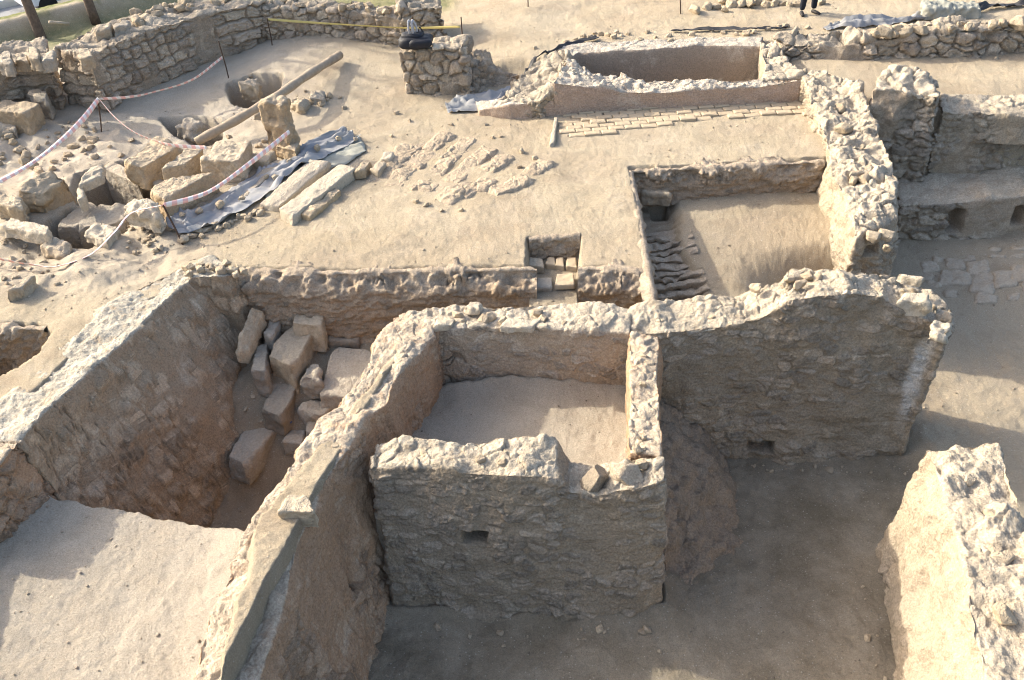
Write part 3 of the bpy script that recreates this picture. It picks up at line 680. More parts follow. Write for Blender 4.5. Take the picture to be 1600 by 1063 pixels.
# right wall with its ledge
S = []
for bk, fr in (((1455, 182, -.3), (1460, 212, -.34)), ((1530, 176, -.3), (1530, 208, -.36)), ((1600, 172, -.3), (1600, 205, -.4)), ((1760, 165, -.3), (1760, 200, -.4))):
    a, b = at(*bk), at(*fr); S.append((drop(a, -2), a, b, drop(b, -2, (0, -.1))))
o = wall('corridor_wall', S, MW, stone=.05, size=(.30, .12), cover=.25, rag=.06, lump=.06, seed=91)
tag(o, 'shaded coursed rubble wall along the far side of the right corridor', 'wall')
S = []
for bk, fr in (((1400, 250, -1.1), (1404, 322, -1.25)), ((1480, 248, -1.1), (1485, 318, -1.22)), ((1560, 246, -1.08), (1565, 310, -1.2)), ((1600, 244, -1.08), (1605, 306, -1.2)), ((1740, 240, -1.08), (1750, 300, -1.2))):
    a, b = at(*bk), at(*fr); S.append((drop(a, -2), a, b, drop(b, -2, (0, -.06))))
o = wall('plaster_bench', S, MW, stone=.05, size=(.34, .16), cover=.1, rag=.02, lump=.05, seed=95, soft=9, topstone=.1,
         holes=[(at(1490, 342, -1.6) * [1, 1, 1], (.13, .6, .22), .4), (at(1598, 345, -1.6), (.1, .6, .18), .35)])
tag(o, 'broad plastered bench with a dark hollow in its rubble front, foot of the corridor wall', 'bench')
S = []
for bk, fr in (((1470, 148, .12), (1470, 176, .1)), ((1530, 146, .12), (1530, 176, .08)), ((1600, 148, .12), (1600, 182, .06)), ((1760, 140, .12), (1760, 170, .06))):
    a, b = at(*bk), at(*fr); S.append((drop(a, -.5), a, b, drop(b, -.5)))
tag(wall('low_kerb_wall', S, MWL, stone=.03, size=(.2, .1), cover=.1, rag=.05, lump=.04, seed=97), 'low whitish wall crest behind the corridor wall at the right edge', 'wall')
# low stone row at the far right
S = []
for bk, fr, zb in (((1215, 52, .5), (1222, 70, .34), .0), ((1300, 50, .52), (1300, 72, .36), .0), ((1385, 42, .58), (1390, 60, .5), .05), ((1450, 36, .66), (1455, 50, .6), .1), ((1530, 32, .68), (1530, 46, .62), .1), ((1600, 28, .7), (1600, 42, .64), .1), ((1720, 20, .7), (1720, 34, .64), .1)):
    a, b = at(*bk), at(*fr); S.append((drop(a, zb - .1), a, b, drop(b, zb - .1, (0, -.14))))
tag(wall('low_stone_row', S, MROCK, res=.03, stone=.08, size=(.34, .18), cover=.4, rag=.12, lump=.05, seed=101), 'low row of rough stones retaining the ground at the far right', 'wall')
# ashlar wall at the far left
S = []
for l, r, zb in (((84, 76, 1.15), (138, 90, 1.12), 0), ((126, 52, 1.15), (150, 84, 1.12), 0), ((165, 36, 1.15), (180, 66, 1.12), 0), ((205, 22, 1.15), (222, 52, 1.12), 0), ((245, 12, 1.15), (262, 40, 1.1), 0), ((275, 6, 1.1), (292, 30, 1.05), 0), ((320, -4, 1.1), (338, 18, 1.05), .05), ((390, -20, 1.05), (418, 2, 1.0), .15)):
    a, b = at(*l), at(*r); S.append((drop(a, zb - .8), a, b, drop(b, zb - .15, (.06, -.06))))
tag(wall('ashlar_wall', S, MROCK, res=.024, course=(.50, .235), stone=.07, size=(.40, .23), cover=.6, rag=.10, lump=.05, seed=113, soft=3), 'ruined wall of large squared blocks at the far left, lit from behind', 'wall')
S = []
for l, r, zb in (((-160, 130, 1.0), (-160, 160, .95), 0), ((-40, 88, 1.0), (-40, 116, .95), 0), ((20, 72, 1.05), (22, 98, 1.0), 0), ((70, 58, 1.08), (74, 96, 1.0), 0)):
    a, b = at(*l), at(*r); S.append((drop(a, zb - .8), a, b, drop(b, zb - .2, (.03, -.08))))
tag(wall('ashlar_wall', S, MROCK, res=.024, course=(.52, .24), stone=.07, size=(.42, .22), cover=.6, rag=.12, lump=.06, seed=117, soft=3), 'short stretch of large block wall at the left edge, parted by a gap', 'wall')
S = []
for bk, fr, zb in (((398, -6, .95), (412, 14, .9), .1), ((470, -2, .92), (480, 14, .85), .1), ((550, 4, .9), (555, 20, .8), .1), ((622, 12, .8), (628, 30, .75), .1)):
    a, b = at(*bk), at(*fr); S.append((drop(a, zb - .4), a, b, drop(b, zb - .15, (0, -.08))))
tag(wall('rubble_wall', S, MROCK, res=.03, stone=.06, size=(.26, .17), cover=.4, rag=.10, lump=.05, seed=119), 'low rubble wall behind the yellow tape at the top of the site', 'wall')
a = at(622, 12, 1.0); b = at(690, 10, .95); c = at(676, -14, .95); d = at(628, -12, 1.0)
S = [(drop(d, -.1), d, a, drop(a, -.1, (0, -.05))), (drop(c, -.1), c, b, drop(b, -.1, (.08, -.05)))]
tag(wall('rubble_pier', S, MROCK, res=.03, stone=.07, size=(.3, .2), cover=.4, rag=.12, lump=.06, seed=123, soft=7), 'rounded rubble pier ending the wall behind the yellow tape', 'pier')
# pillar with the backpack
a = at(622, 82, .85); b = at(722, 74, .95); c = at(726, 66, .95); d = at(640, 70, .85)
c = b + np.array([.12, .62, 0]); d = a + np.array([.08, .62, 0])
S = [(drop(d, -.1), d, a, drop(a, -.1, (.08, -.04))), (drop(c, -.1), c, b, drop(b, -.1, (.12, -.08)))]
tag(wall('rubble_pier', S, MROCK, res=.025, stone=.06, size=(.30, .22), cover=.35, rag=.06, lump=.05, seed=127, soft=5), 'squat rubble pier carrying the black backpack', 'pier')
# left bank wall: broad pale crest, rubble face towards the trench
S = []
Rt = [((372, 428, .12), (330, 400, .1)), ((340, 432, .2), (285, 418, .14)), ((298, 434, .16), (238, 436, .1)), ((250, 473, .18), (175, 470, .12)), ((215, 513, .2), (130, 520, .12)), ((135, 584, .24), (45, 585, .14)), ((62, 651, .27), (-25, 655, .16)), ((30, 690, .27), (-60, 694, .16))]
for i, (r, l) in enumerate(Rt):
    a, b = at(*l), at(*r); k = [.1, .7, 1.2, 1.42, 1.35, 1.0, .7, .6][i]
    S.append((drop(a, -.6), a, b, np.array([b[0] + k, b[1] - k * .15, -2.0 - .7 * (i > 2)])))
S = S[::-1]
S = [(c_, b_, a_, d_) if False else (a_, b_, c_, d_) for a_, b_, c_, d_ in S]
def lowmask(v): return ss(-.2, -.5, v[:, 2] + .25 * fbm(v, 1.4, 2, 5)) * .9
o = wall('bank_wall', S, m_wall('wall_bank', (.32, .24, .16), (.44, .345, .24), (.37, .285, .195), (.50, .455, .37), topmix=.95), res=.018, stone=.06, size=(.27, .22), cover=.6, sparse=.25, rag=.025, lump=.05, seed=131, low=lowmask, topstone=.04, crack=.03, soft=5, grit=.01)
tag(o, 'broad bank wall with a pale flat crest and a shaded rubble face above the trench', 'wall')

# the bank wall turns towards the camera just outside the left edge
S = []
for l, r in (((-70, 690, .2), (34, 686, .27)), ((-90, 715, .2), (12, 712, .27)), ((-150, 770, .2), (-28, 765, .24)), ((-180, 800, .1), (-60, 800, .1))):
    a, b = at(*l), at(*r); S.append((drop(a, -.8), a, b, drop(b, -.8, (.10, -.04))))
tag(wall('bank_wall', S, MMUD, stone=.06, size=(.3, .2), cover=.3, rag=.05, lump=.06, seed=137, soft=6), 'brown end of a bank wall at the left edge, shading the pale near ground', 'wall')
# collapsed earth in the corner right of the tower
S = [((1.5, 10.15, -2.35), (1.6, 10.15, -.80), (1.95, 10.15, -.95), (3.05, 10.15, -2.35)), ((1.5, 9.5, -2.35), (1.65, 9.5, -1.0), (1.98, 9.5, -1.25), (3.0, 9.5, -2.32)),
     ((1.5, 8.8, -2.35), (1.7, 8.8, -1.35), (2.0, 8.8, -1.6), (2.95, 8.7, -2.30)), ((1.5, 8.2, -2.35), (1.7, 8.2, -1.75), (1.95, 8.2, -1.95), (2.7, 8.0, -2.28)), ((1.5, 7.9, -2.4), (1.7, 7.9, -2.15), (1.9, 7.8, -2.2), (2.3, 7.6, -2.3))]
tag(wall('earth_mound', [tuple(np.array(q) for q in s_) for s_ in S], m_wall('collapsed_earth', (.27, .20, .138), (.31, .24, .175), (.25, .19, .135), (.31, .245, .175), topmix=.5), stone=.035, size=(.2, .14), cover=.1, rag=.05, lump=.10, seed=141, soft=10, topstone=.7), 'reddish slump of collapsed earth in the corner right of the tower', 'earth mound')

# slumped rubble on the pier's right
S = [((-.75, 20.1, -.1), (-.70, 19.6, .75), (-.70, 19.0, .6), (-.75, 18.55, -.1)), ((-.3, 20.1, -.1), (-.3, 19.6, .55), (-.3, 19.1, .45), (-.3, 18.6, -.1)), ((.15, 19.9, -.1), (.12, 19.5, .25), (.1, 19.2, .22), (.1, 18.8, -.1)), ((.5, 19.7, -.1), (.5, 19.5, .06), (.5, 19.3, .06), (.5, 19.1, -.1))]
tag(wall('rubble_slump', [tuple(np.array(q) for q in s_) for s_ in S], MEARTH, stone=.05, size=(.16, .12), cover=.4, rag=.08, lump=.08, seed=145, soft=6), 'slump of brown rubble leaning on the right of the squat pier', 'rubble heap')
tag = _tag
# ------------------------------------------------------------------ the plastered pool
pool_ = empty('pool', at(1040, 128, 0) * [1, 1, 0], 'long pink plastered pool with crumbling white rim in front of the person', 'pool')
def wsec(p0, z0, p1, p2_, z3, bo=(0, 0)): return (drop(p1, z0), p1, p2_, drop(p2_, z3, bo))
parts = []
S = []
def rise(b, ytop):
    lo, hi = -.2, 1.5
    for _ in range(30):
        m_ = (lo + hi) / 2; v_ = np.array([b[0], b[1], m_]) - CAMP
        lo, hi = (m_, hi) if 531.5 - FOC * (v_ @ UP) / (v_ @ fwd) > ytop else (lo, m_)
    return m_
for i_, o_, yt in (((888, 94, .56), (866, 181), 129), ((920, 111, .46), (926, 177), 137), ((955, 119, .38), (966, 174), 144), ((1005, 126, .38), (1030, 171), 145), ((1085, 128, .38), (1100, 168), 141), ((1150, 127, .38), (1180, 164), 137), ((1192, 124, .38), (1248, 160), 125)):
    a, b = at(*i_), at(*o_, 0.); b = np.array([b[0], b[1], rise(b, yt)]); S.append((drop(a, -1.4), a, b, drop(b, -.1, (0, -.01))))
parts.append(wall('front_wall', S, MPINK, stone=.03, size=(.16, .12), cover=-9, rag=.13, lump=.022, seed=201, soft=2, grit=.004, topstone=.5, tn=(.25, .5)))
S = []
for i_, o_ in (((886, 94, .38), (868, 76, .38)), ((905, 83, .38), (900, 66, .38)), ((1000, 79, .38), (1000, 62, .38)), ((1100, 72, .38), (1100, 58, .38)), ((1190, 73, .38), (1192, 58, .38))):
    a, b = at(*i_), at(*o_); S.append((drop(b, .2), b, a, drop(a, -1.4, (0, -.03))))
parts.append(wall('back_wall', S, MPOOL, stone=.02, size=(.2, .12), cover=-9, rag=.05, lump=.02, seed=203, topstone=.4, soft=2, grit=.003))
S = []
for i_, o_ in (((1186, 70, .38), (1212, 66, .38)), ((1196, 100, .39), (1228, 96, .38)), ((1190, 126, .38), (1256, 122, .38))):
    a, b = at(*i_), at(*o_); S.append((drop(a, -1.4, (.0, 0)), a, b, drop(b, -.1, (.06, 0))))
parts.append(wall('end_wall', S, MWL, stone=.04, size=(.24, .14), cover=-9, rag=.11, lump=.03, seed=205, soft=3, grit=.004))
c4 = [at(870, 96, .38), at(1215, 128, .38), at(1215, 66, .38), at(895, 70, .38)]
parts.append(mk('pool_floor', [drop(c4[0], -1.3), drop(c4[1], -1.3), drop(c4[2], -1.3), drop(c4[3], -1.3)], [[0, 1, 2, 3]], MPOOL, None, False))
adopt(pool_, *parts)
# crumbling mortar heap and low plaster step at the pool's left
S = []
for l, r in (((800, 132, .26), (775, 160, .2)), ((838, 100, .34), (815, 162, .24)), ((872, 84, .52), (845, 160, .32)), ((892, 84, .56), (872, 136, .5))):
    a, b = at(*l), at(*r); S.append((drop(a, -.1, (-.15, .1)), a, b, drop(b, -.1, (.0, -.05))))
tag(wall('mortar_heap', S, MWL, stone=.05, size=(.22, .16), cover=.3, rag=.12, lump=.08, seed=211, soft=8), 'pale heap of crumbling mortar at the left end of the pool', 'mortar heap', kind='thing')
S = []
for l, r in (((742, 158, .10), (748, 172, .08)), ((790, 156, .24), (795, 164, .24)), ((830, 154, .27), (832, 161, .27)), ((866, 151, .28), (868, 158, .28))):
    a, b = at(*l), at(*r); S.append((drop(a, -.1), a, b, drop(b, -.1, (.0, -.02))))
tag(wall('plaster_step', S, MPINK, stone=.02, size=(.2, .1), cover=-9, rag=.05, lump=.02, seed=213, soft=3, grit=.003), 'low pink plastered step beside the left corner of the pool', 'step', kind='thing')
# brick paving in front of it (one pattern)
rng = random.Random(5)
V, F_ = [], []
o0 = at(872, 200, 0); ex = at(1250, 172, 0) - o0; ex[2] = 0; Lx = np.linalg.norm(ex); ex /= Lx; ey = np.array([-ex[1], ex[0], 0])
bw, bd = .30, .165
lim = lambda x: np.interp(x, [0, .9, 1.0, 2.2, 2.3, 3.3, 3.4, 4.3, 4.4], [-.60, -.60, -.40, -.36, -.26, -.24, -.26, -.28, -.40])
for j in range(-4, 8):
    for i in range(-1, 17):
        x = (i + .5 * (j % 2)) * bw + rng.uniform(-.01, .01); y = j * bd + rng.uniform(-.008, .008)
        if y < lim(x + bw / 2) or x < -.02 or x > Lx or y > .52: continue
        if rng.random() < .05: continue
        z0 = gz(*(o0 + ex * x + ey * y)[:2]); zt_ = z0 + .030 + rng.uniform(-.016, .014); a_ = .006; q_ = len(V)
        for zz, inset in ((z0 - .06, 0), (zt_ - .012, 0), (zt_, .022)):
            for cx, cy in ((a_ + inset, a_ + inset), (bw - a_ - inset, a_ + inset), (bw - a_ - inset, bd - a_ - inset), (a_ + inset, bd - a_ - inset)):
                p = o0 + ex * (x + cx + rng.uniform(-.008, .008)) + ey * (y + cy + rng.uniform(-.008, .008)); V.append([p[0], p[1], zz])
        for k in (0, 4):
            for m_ in range(4): F_.append([q_ + k + m_, q_ + k + (m_ + 1) % 4, q_ + k + 4 + (m_ + 1) % 4, q_ + k + 4 + m_])
        F_.append([q_ + 8, q_ + 9, q_ + 10, q_ + 11])
tag(mk('brick_paving', V, F_, MBRICKT, None, False), 'worn strip of pale brick paving along the front of the pool', 'brick paving')
# kerb of upright stones closing the paving on its left
tag(block('paving_kerb', [(858, 226), (866, 183), (872, 183), (866, 226)], .09, .2, MSP, amp=.012, seed=3), 'thin pale kerb at the left end of the brick paving', 'kerb')

# remains of mud brick rows on the open ground
mb = empty('brick_foundation', at(700, 270, 0) * [1, 1, 0], 'slanting rows of worn mud brick exposed in the middle of the open ground', 'brick foundation')
rows = [([(586, 286), (622, 250), (652, 224)], .12), ([(612, 292), (638, 262)], .11), ([(641, 262), (672, 236)], .13), ([(668, 236), (702, 208)], .10), ([(676, 276), (704, 246), (737, 215)], .10), ([(655, 300), (672, 285)], .14),
        ([(688, 318), (720, 296), (742, 302)], .12), ([(702, 284), (742, 252), (770, 228)], .11), ([(760, 268), (798, 242)], .10), ([(762, 306), (800, 290), (828, 276)], .10), ([(600, 262), (640, 226)], .10), ([(826, 274), (856, 252)], .10), ([(745, 300), (765, 280)], .1)]
for i, (pl, wd) in enumerate(rows):
    P = curve([np.array([*(atg(*q)[:2]), 0]) for q in pl], 24); d = np.gradient(P, axis=0); d /= np.linalg.norm(d, axis=1, keepdims=True); n_ = np.stack([-d[:, 1], d[:, 0], 0 * d[:, 0]], 1)
    S = []
    for k in range(0, len(P), 3):
        z = gz(P[k, 0], P[k, 1]); hh = .034 + .014 * math.sin(k * 1.7 + i) - .04 * (k < 2 or k > len(P) - 4)
        S.append((drop(P[k] + n_[k] * (wd * 1.45 + .07), z - .06), drop(P[k] + n_[k] * wd * 1.45, z + hh), drop(P[k] - n_[k] * wd * 1.45, z + hh), drop(P[k] - n_[k] * (wd * 1.45 + .07), z - .06)))
    o = wall('brick_course', S, MBRICKM, res=.016, stone=.014, size=(.2, .14), cover=.6, rag=.03, lump=.02, seed=300 + i, soft=3, topstone=1.)
    adopt(mb, o)
# ------------------------------------------------------------------ big blocks
pool(MS, 14)
B = block
# around the stone lined pits, left
B('stone_block', [(194, 254), (246, 212), (284, 226), (222, 262)], [.40, .42, .36, .34], .42, MSO, 'large tilted ochre block, back one of the row beside the stone lined pit', seed=1, amp=.04)
B('stone_block', [(247, 264), (292, 230), (322, 231), (288, 256)], [.36, .4, .38, .34], .38, MS, 'narrow pale block lying between two larger ochre blocks by the pit', seed=2, amp=.03)
B('stone_block', [(312, 250), (340, 222), (392, 220), (372, 252)], .42, .44, MS, 'large flat topped block nearest the wooden beam', seed=3, amp=.035)
B('stone_block', [(233, 298), (256, 281), (334, 262), (342, 276), (256, 312)][:2] + [(336, 266), (258, 312)], .40, .42, MSO, 'long pale block under the slanting tape, above the plastic sheet', seed=4, amp=.035)
B('stone_block', [(22, 296), (70, 268), (106, 276), (62, 306)], [.42, .46, .36, .30], .5, MSO, 'big tilted ochre boulder between the two stone lined pits at the left', seed=5, amp=.05, soft=5)
B('boulder', [(190, 325), (208, 312), (248, 316), (246, 338)], .38, .34, MSP, 'whitish lumpy boulder holding the bent iron stake by the pit corner', 'boulder', seed=6, amp=.06, soft=7)
B('stone_slab', [(-12, 352), (14, 338), (76, 352), (74, 366)], .34, .22, MSP, 'pale flat slab sticking in from the left edge above the drooping tape', 'slab', seed=7, amp=.03)
B('boulder', [(-10, 318), (4, 302), (32, 306), (36, 326)], .34, .34, MS, 'rounded boulder at the left edge next to the big tilted ochre one', 'boulder', seed=8, amp=.05, soft=8)
B('arch_stone', [(120, 292), (138, 260), (163, 256), (158, 276)], [.36, .42, .42, .36], .16, MSP, 'curved pale stone arching over the mouth of the stone lined pit', 'stone', seed=9, amp=.03, soft=5)
B('arch_stone', [(119, 312), (119, 292), (130, 290), (131, 308)], .30, .28, MSP, 'small upright pale stone carrying the foot of the curved stone', 'stone', seed=10, amp=.02, soft=5)
B('cover_slab', [(84, 354), (133, 314), (156, 319), (121, 354)], -.10, .5, MSG, 'leftmost of the three grey cover slabs across the stone lined pit', 'slab', 'grey cover slabs across the pit', seed=11, amp=.012, soft=2)
B('cover_slab', [(118, 355), (155, 318), (178, 317), (158, 351)], -.09, .5, MSG, 'middle one of the three grey cover slabs across the stone lined pit', 'slab', 'grey cover slabs across the pit', seed=12, amp=.012, soft=2)
B('cover_slab', [(155, 353), (177, 316), (200, 321), (192, 348)], -.08, .5, MSG, 'right hand one of the three grey cover slabs, under the whitish boulder', 'slab', 'grey cover slabs across the pit', seed=13, amp=.012, soft=2)
B('lining_slab', [(160, 262), (172, 252), (206, 262), (220, 290)], -.02, 1.1, MSG, 'upright grey slab lining the back of the stone lined pit', 'slab', seed=14, amp=.012, soft=2)
B('boulder', [(132, 362), (158, 350), (186, 352), (166, 376)], .16, .2, MSP, 'pale low stone at the lower lip of the cover slabs', 'boulder', seed=15, amp=.04, soft=6)
B('boulder', [(62, 384), (80, 368), (104, 380), (98, 394)], .16, .24, MS, 'blunt tan stone below the pale flat slab at the left', 'boulder', seed=16, amp=.05, soft=6)
B('stone_block', [(4, 456), (32, 437), (54, 430), (34, 450)], .30, .28, MS, 'lone oblong block on the lit ground at the left edge below the drooping tape', seed=17, amp=.03)
B('stone_block', [(-16, 172), (6, 156), (62, 162), (40, 178)], .46, .46, MSO, 'large squared block lying in front of the wall gap at the left edge', seed=18, amp=.03)
B('boulder', [(-6, 196), (8, 185), (26, 190), (24, 204)], .2, .24, MSG, 'rounded grey boulder on the ground in front of the large squared block', 'boulder', seed=19, amp=.03, soft=8)
B('boulder', [(42, 148), (50, 138), (74, 140), (72, 154)], .5, .5, MSG, 'grey cobble wedged in the gap of the far left wall', 'boulder', seed=20, amp=.03, soft=8)
B('standing_stone', [(404, 158), (424, 148), (452, 152), (440, 166)], [1.02, 1.04, 1.0, .98], 1.05, MROCKS, 'rough standing stone post that props the middle of the wooden beam', 'standing stone', seed=21, amp=.05, soft=4, flare=.10)
B('stone_block', [(430, 228), (446, 216), (468, 222), (462, 236)], .22, .22, MSO, 'small ochre block at the foot of the standing stone post', seed=22, amp=.03)
B('stone_block', [(378, 250), (398, 236), (430, 236), (418, 252)], .16, .2, MS, 'half buried block between the standing stone post and the plastic sheet', seed=23, amp=.03)
for i, (q, lb) in enumerate(((([(396, 172), (408, 160), (424, 164), (420, 178)]), 'brown block in the hollow left of the standing stone post'),
                             (([(450, 160), (462, 150), (484, 154), (478, 168)]), 'brown block in the hollow right of the standing stone post'),
                             (([(484, 152), (490, 140), (508, 142), (506, 156)]), 'blunt stone on the right rim of the hollow under the beam'),
                             (([(372, 130), (384, 122), (404, 122), (400, 134)]), 'stone on the far rim of the hollow under the beam'))):
    B('boulder', q, [.16, .16, .14, .14], .4, MS if i % 2 else MSG, lb, 'boulder', seed=30 + i, amp=.05, soft=6)
B('boulder', [(272, 196), (288, 184), (316, 188), (300, 204)], .05, .5, MSG, 'grey stone down in the dark pit under the lower end of the beam', 'boulder', seed=36, amp=.05, soft=6)
# the slabs on the open ground
B('paving_slab', [(362, 302), (430, 250), (448, 250), (386, 306)], .06, .12, MSG, 'half buried greyish slab nearest the plastic sheet', 'slab', seed=40, amp=.012)
B('paving_slab', [(404, 318), (452, 270), (500, 250), (512, 250), (440, 318)][:1] + [(484, 248), (516, 252), (436, 322)], .11, .14, MSP, 'left one of the two long pale slabs on the open ground', 'slab', 'long pale slabs', seed=41, amp=.014)
B('paving_slab', [(436, 326), (530, 254), (556, 262), (456, 338)], .16, .2, MSP, 'right one of the two long pale slabs, casting a shadow on the open ground', 'slab', 'long pale slabs', seed=42, amp=.014)
B('slab_edge_stone', [(470, 334), (506, 306), (524, 296), (530, 300), (490, 338)][:1] + [(524, 292), (532, 298), (484, 338)], .09, .14, MSO, 'narrow broken ochre stone leaning along the long pale slabs', 'stone', seed=43, amp=.03)
B('stone_block', [(554, 268), (566, 252), (580, 250), (570, 266)], .14, .16, MSO, 'small ochre stone at the upper end of the long pale slabs', seed=44, amp=.02)
B('stone_block', [(578, 264), (592, 250), (604, 254), (592, 268)], .10, .14, MS, 'small pale stone just right of the upper end of the long pale slabs', seed=45, amp=.02)
B('brick_chunk', [(594, 246), (604, 234), (616, 238), (610, 248)], .12, .14, MSP, 'pale chunk with a dark hole above the slanting brick rows', 'stone', seed=46, amp=.02)

# trench between the bank wall and the mud wall
def tz(a, b, hgt):
    z = -1.2
    for _ in range(12): p = at(a, b, z); z = .6 * z + .4 * (float(np.interp(p[1], [8.3, 10.0, 11.2, 12], [-2.6, -2.4, -1.3, -1.05])) + hgt)
    return z
def TB(q, hgt, th, m_, lb, seed, dz=(0, 0, 0, 0), **k):
    z = tz(sum(a for a, _ in q) / 4, sum(b for _, b in q) / 4, hgt); B(k.pop('nm', 'stone_block'), q, [z + d_ for d_ in dz], th, m_, lb, seed=seed, **k)
TB([(368, 544), (392, 478), (412, 484), (388, 548)], .62, .26, MS, 'slab leaning steeply against the end of the bank wall, over the trench', 50, (-.12, .2, .06, -.22), amp=.025)
TB([(410, 520), (424, 492), (438, 498), (426, 524)], .35, .4, MSG, 'small tan block wedged behind the leaning slab in the trench', 51, amp=.03)
TB([(392, 578), (400, 540), (420, 530), (414, 580)], .35, .5, MSG, 'upright block under the leaning slab at the trench side', 52, amp=.03)
TB([(418, 556), (450, 507), (494, 508), (458, 574)], .36, .5, MS, 'big squared ashlar, front one of the pair lying in the trench', 53, (-.06, .05, .05, -.06), amp=.03, soft=3)
TB([(456, 505), (462, 486), (508, 486), (502, 509)], .48, .5, MS, 'big squared ashlar, rear one of the pair under the trench face', 54, amp=.02, soft=2)
TB([(470, 588), (480, 564), (500, 566), (502, 594)], .34, .4, MSG, 'round grey boulder beside the flat slab in the trench', 55, amp=.04, soft=9, nm='boulder', cat='boulder')
TB([(497, 616), (520, 540), (590, 546), (560, 622)], .26, .3, MSG, 'large smooth grey slab lying flat in the trench', 56, (-.10, .06, .06, -.10), amp=.012, soft=3, nm='stone_slab', cat='slab')
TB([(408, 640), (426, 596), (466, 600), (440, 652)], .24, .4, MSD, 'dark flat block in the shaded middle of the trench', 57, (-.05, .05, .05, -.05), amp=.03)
TB([(463, 638), (484, 622), (526, 630), (500, 650)], .22, .4, MSG, 'wedge shaped grey stone at the foot of the large smooth slab', 58, amp=.03)
TB([(353, 716), (391, 655), (434, 666), (382, 728)], .22, .4, MSG, 'big flat topped block against the foot of the bank wall', 59, (-.04, .04, .04, -.04), amp=.02)
TB([(440, 690), (454, 669), (476, 672), (472, 694)], .2, .35, MSG, 'small pale block alone on the trench floor by the mud wall', 60, amp=.02)
TB([(474, 674), (486, 652), (504, 654), (500, 680)], .2, .35, MSG, 'grey block half hidden behind the crest of the mud wall', 61, amp=.02)
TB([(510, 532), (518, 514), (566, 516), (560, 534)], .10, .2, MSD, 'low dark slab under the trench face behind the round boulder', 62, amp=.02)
zz = tz(450, 656, .1)
tag(block3('plastic_scrap', [at(442, 660, zz), at(446, 652, zz), at(458, 653, zz), at(455, 661, zz)], .02, MBLUE, amp=.01, seed=2), 'small blue plastic scrap among the trench stones', 'scrap')
# loose crest stones
B('stone_block', [(434, 800), (452, 768), (484, 772), (492, 800)], .12, .26, MS, 'loose whitish block balanced on the crest of the long mud wall', seed=64, amp=.022, soft=3)
B('stone_block', [(1412, 431), (1402, 426), (1446, 433), (1442, 438)], .42, .14, MSP, 'flat brick like stone on the right end of the tall rubble wall', seed=64, amp=.012)
B('stone_block', [(1400, 470), (1410, 454), (1452, 458), (1456, 474)], .30, .24, MSP, 'big pale stone near the right end of the tall rubble wall', seed=65, amp=.03, soft=5)
B('stone_block', [(1452, 518), (1458, 500), (1486, 504), (1482, 524)], .08, .15, MSP, 'pale knob of stone at the very end of the tall rubble wall', seed=66, amp=.05, soft=5)
B('stone_block', [(726, 478), (734, 470), (752, 472), (750, 484)], .13, .14, MSP, 'rounded pale stone standing out of the crest of the back wall', seed=67, amp=.03, soft=6)
B('stone_block', [(676, 508), (682, 498), (714, 496), (706, 508)], .06, .12, MSP, 'flat pale stone at the left end of the back wall crest', seed=68, amp=.02)
B('stone_block', [(780, 511), (790, 498), (846, 498), (832, 512)], .06, .10, MSP, 'flat oblong stone set in the front of the back wall crest', seed=69, amp=.02)
stone(0, 0, 0, .34, .30, .40, label='left one of two whitish lumps standing in the gap of the tower front wall', cat='stone lump', name='stone_lump', mat=MWL, rz=.4, sink=.42, world=at(932, 752, -.28))
stone(0, 0, 0, .40, .32, .44, label='right one of two whitish lumps standing in the gap of the tower front wall', cat='stone lump', name='stone_lump', mat=MWL, rz=1.9, sink=.42, world=at(980, 750, -.24))
# the sounding: round stone and dark socket; the small pit with bricks
B('boulder', [(1002, 300), (1010, 286), (1044, 286), (1048, 304)], -.32, .26, MS, 'rounded stone lying in the back corner of the square pit', 'boulder', seed=75, amp=.03, soft=10)
for i, (q, z, t, m_, lb) in enumerate((([(852, 412), (856, 402), (866, 402), (868, 414)], -.26, .12, MBRICKT, 'left one of the three bricks in a row inside the small pit'),
                                    ([(867, 414), (870, 402), (880, 402), (882, 416)], -.26, .12, MBRICKT, 'middle one of the three bricks in a row inside the small pit'),
                                    ([(884, 416), (886, 402), (900, 402), (902, 418)], -.26, .12, MBRICKT, 'right hand one of the three bricks in a row inside the small pit'),
                                    ([(824, 414), (828, 402), (848, 404), (850, 418)], -.22, .12, MS, 'buried pale stone at the left of the bricks in the small pit'),
                                    ([(866, 446), (870, 428), (896, 426), (898, 445)], -.25, .08, MBRICKT, 'square pale tile at the front lip of the small pit'),
                                    ([(837, 450), (840, 434), (862, 434), (863, 449)], -.28, .08, MSG, 'square grey tile in shade at the front lip of the small pit'))):
    B('brick', q, z, t, m_, lb, 'brick' if i < 3 else ('tile' if i > 3 else 'stone'), None, res=.02, seed=80 + i, amp=.006, soft=1, flare=.0, chip=.02)
# large stones on the far left wall
for i, (q, z, lb) in enumerate((([(-2, 98), (4, 80), (16, 80), (18, 102)], 1.28, 'upright boulder on the left end of the large block wall'),
                             ([(20, 94), (26, 82), (42, 84), (44, 94)], 1.22, 'flat stone on the short stretch of large block wall'),
                             ([(44, 92), (46, 74), (58, 74), (62, 92)], 1.30, 'pointed boulder on the short stretch of large block wall'),
                             ([(62, 96), (66, 82), (84, 80), (84, 92)], 1.24, 'pale block beside the gap of the large block wall'),
                             ([(120, 92), (122, 74), (138, 74), (146, 88)], 1.36, 'squared block standing on the near corner of the large block wall'),
                             ([(146, 48), (152, 40), (172, 34), (172, 44)], 1.28, 'long flat stone on the outer edge of the large block wall'),
                             ([(176, 44), (180, 36), (200, 30), (200, 38)], 1.28, 'second long flat stone on the outer edge of the large block wall'))):
    B('stone_block', q, z, .26, MS if i % 3 else MSG, lb, seed=90 + i, amp=.03, soft=4)

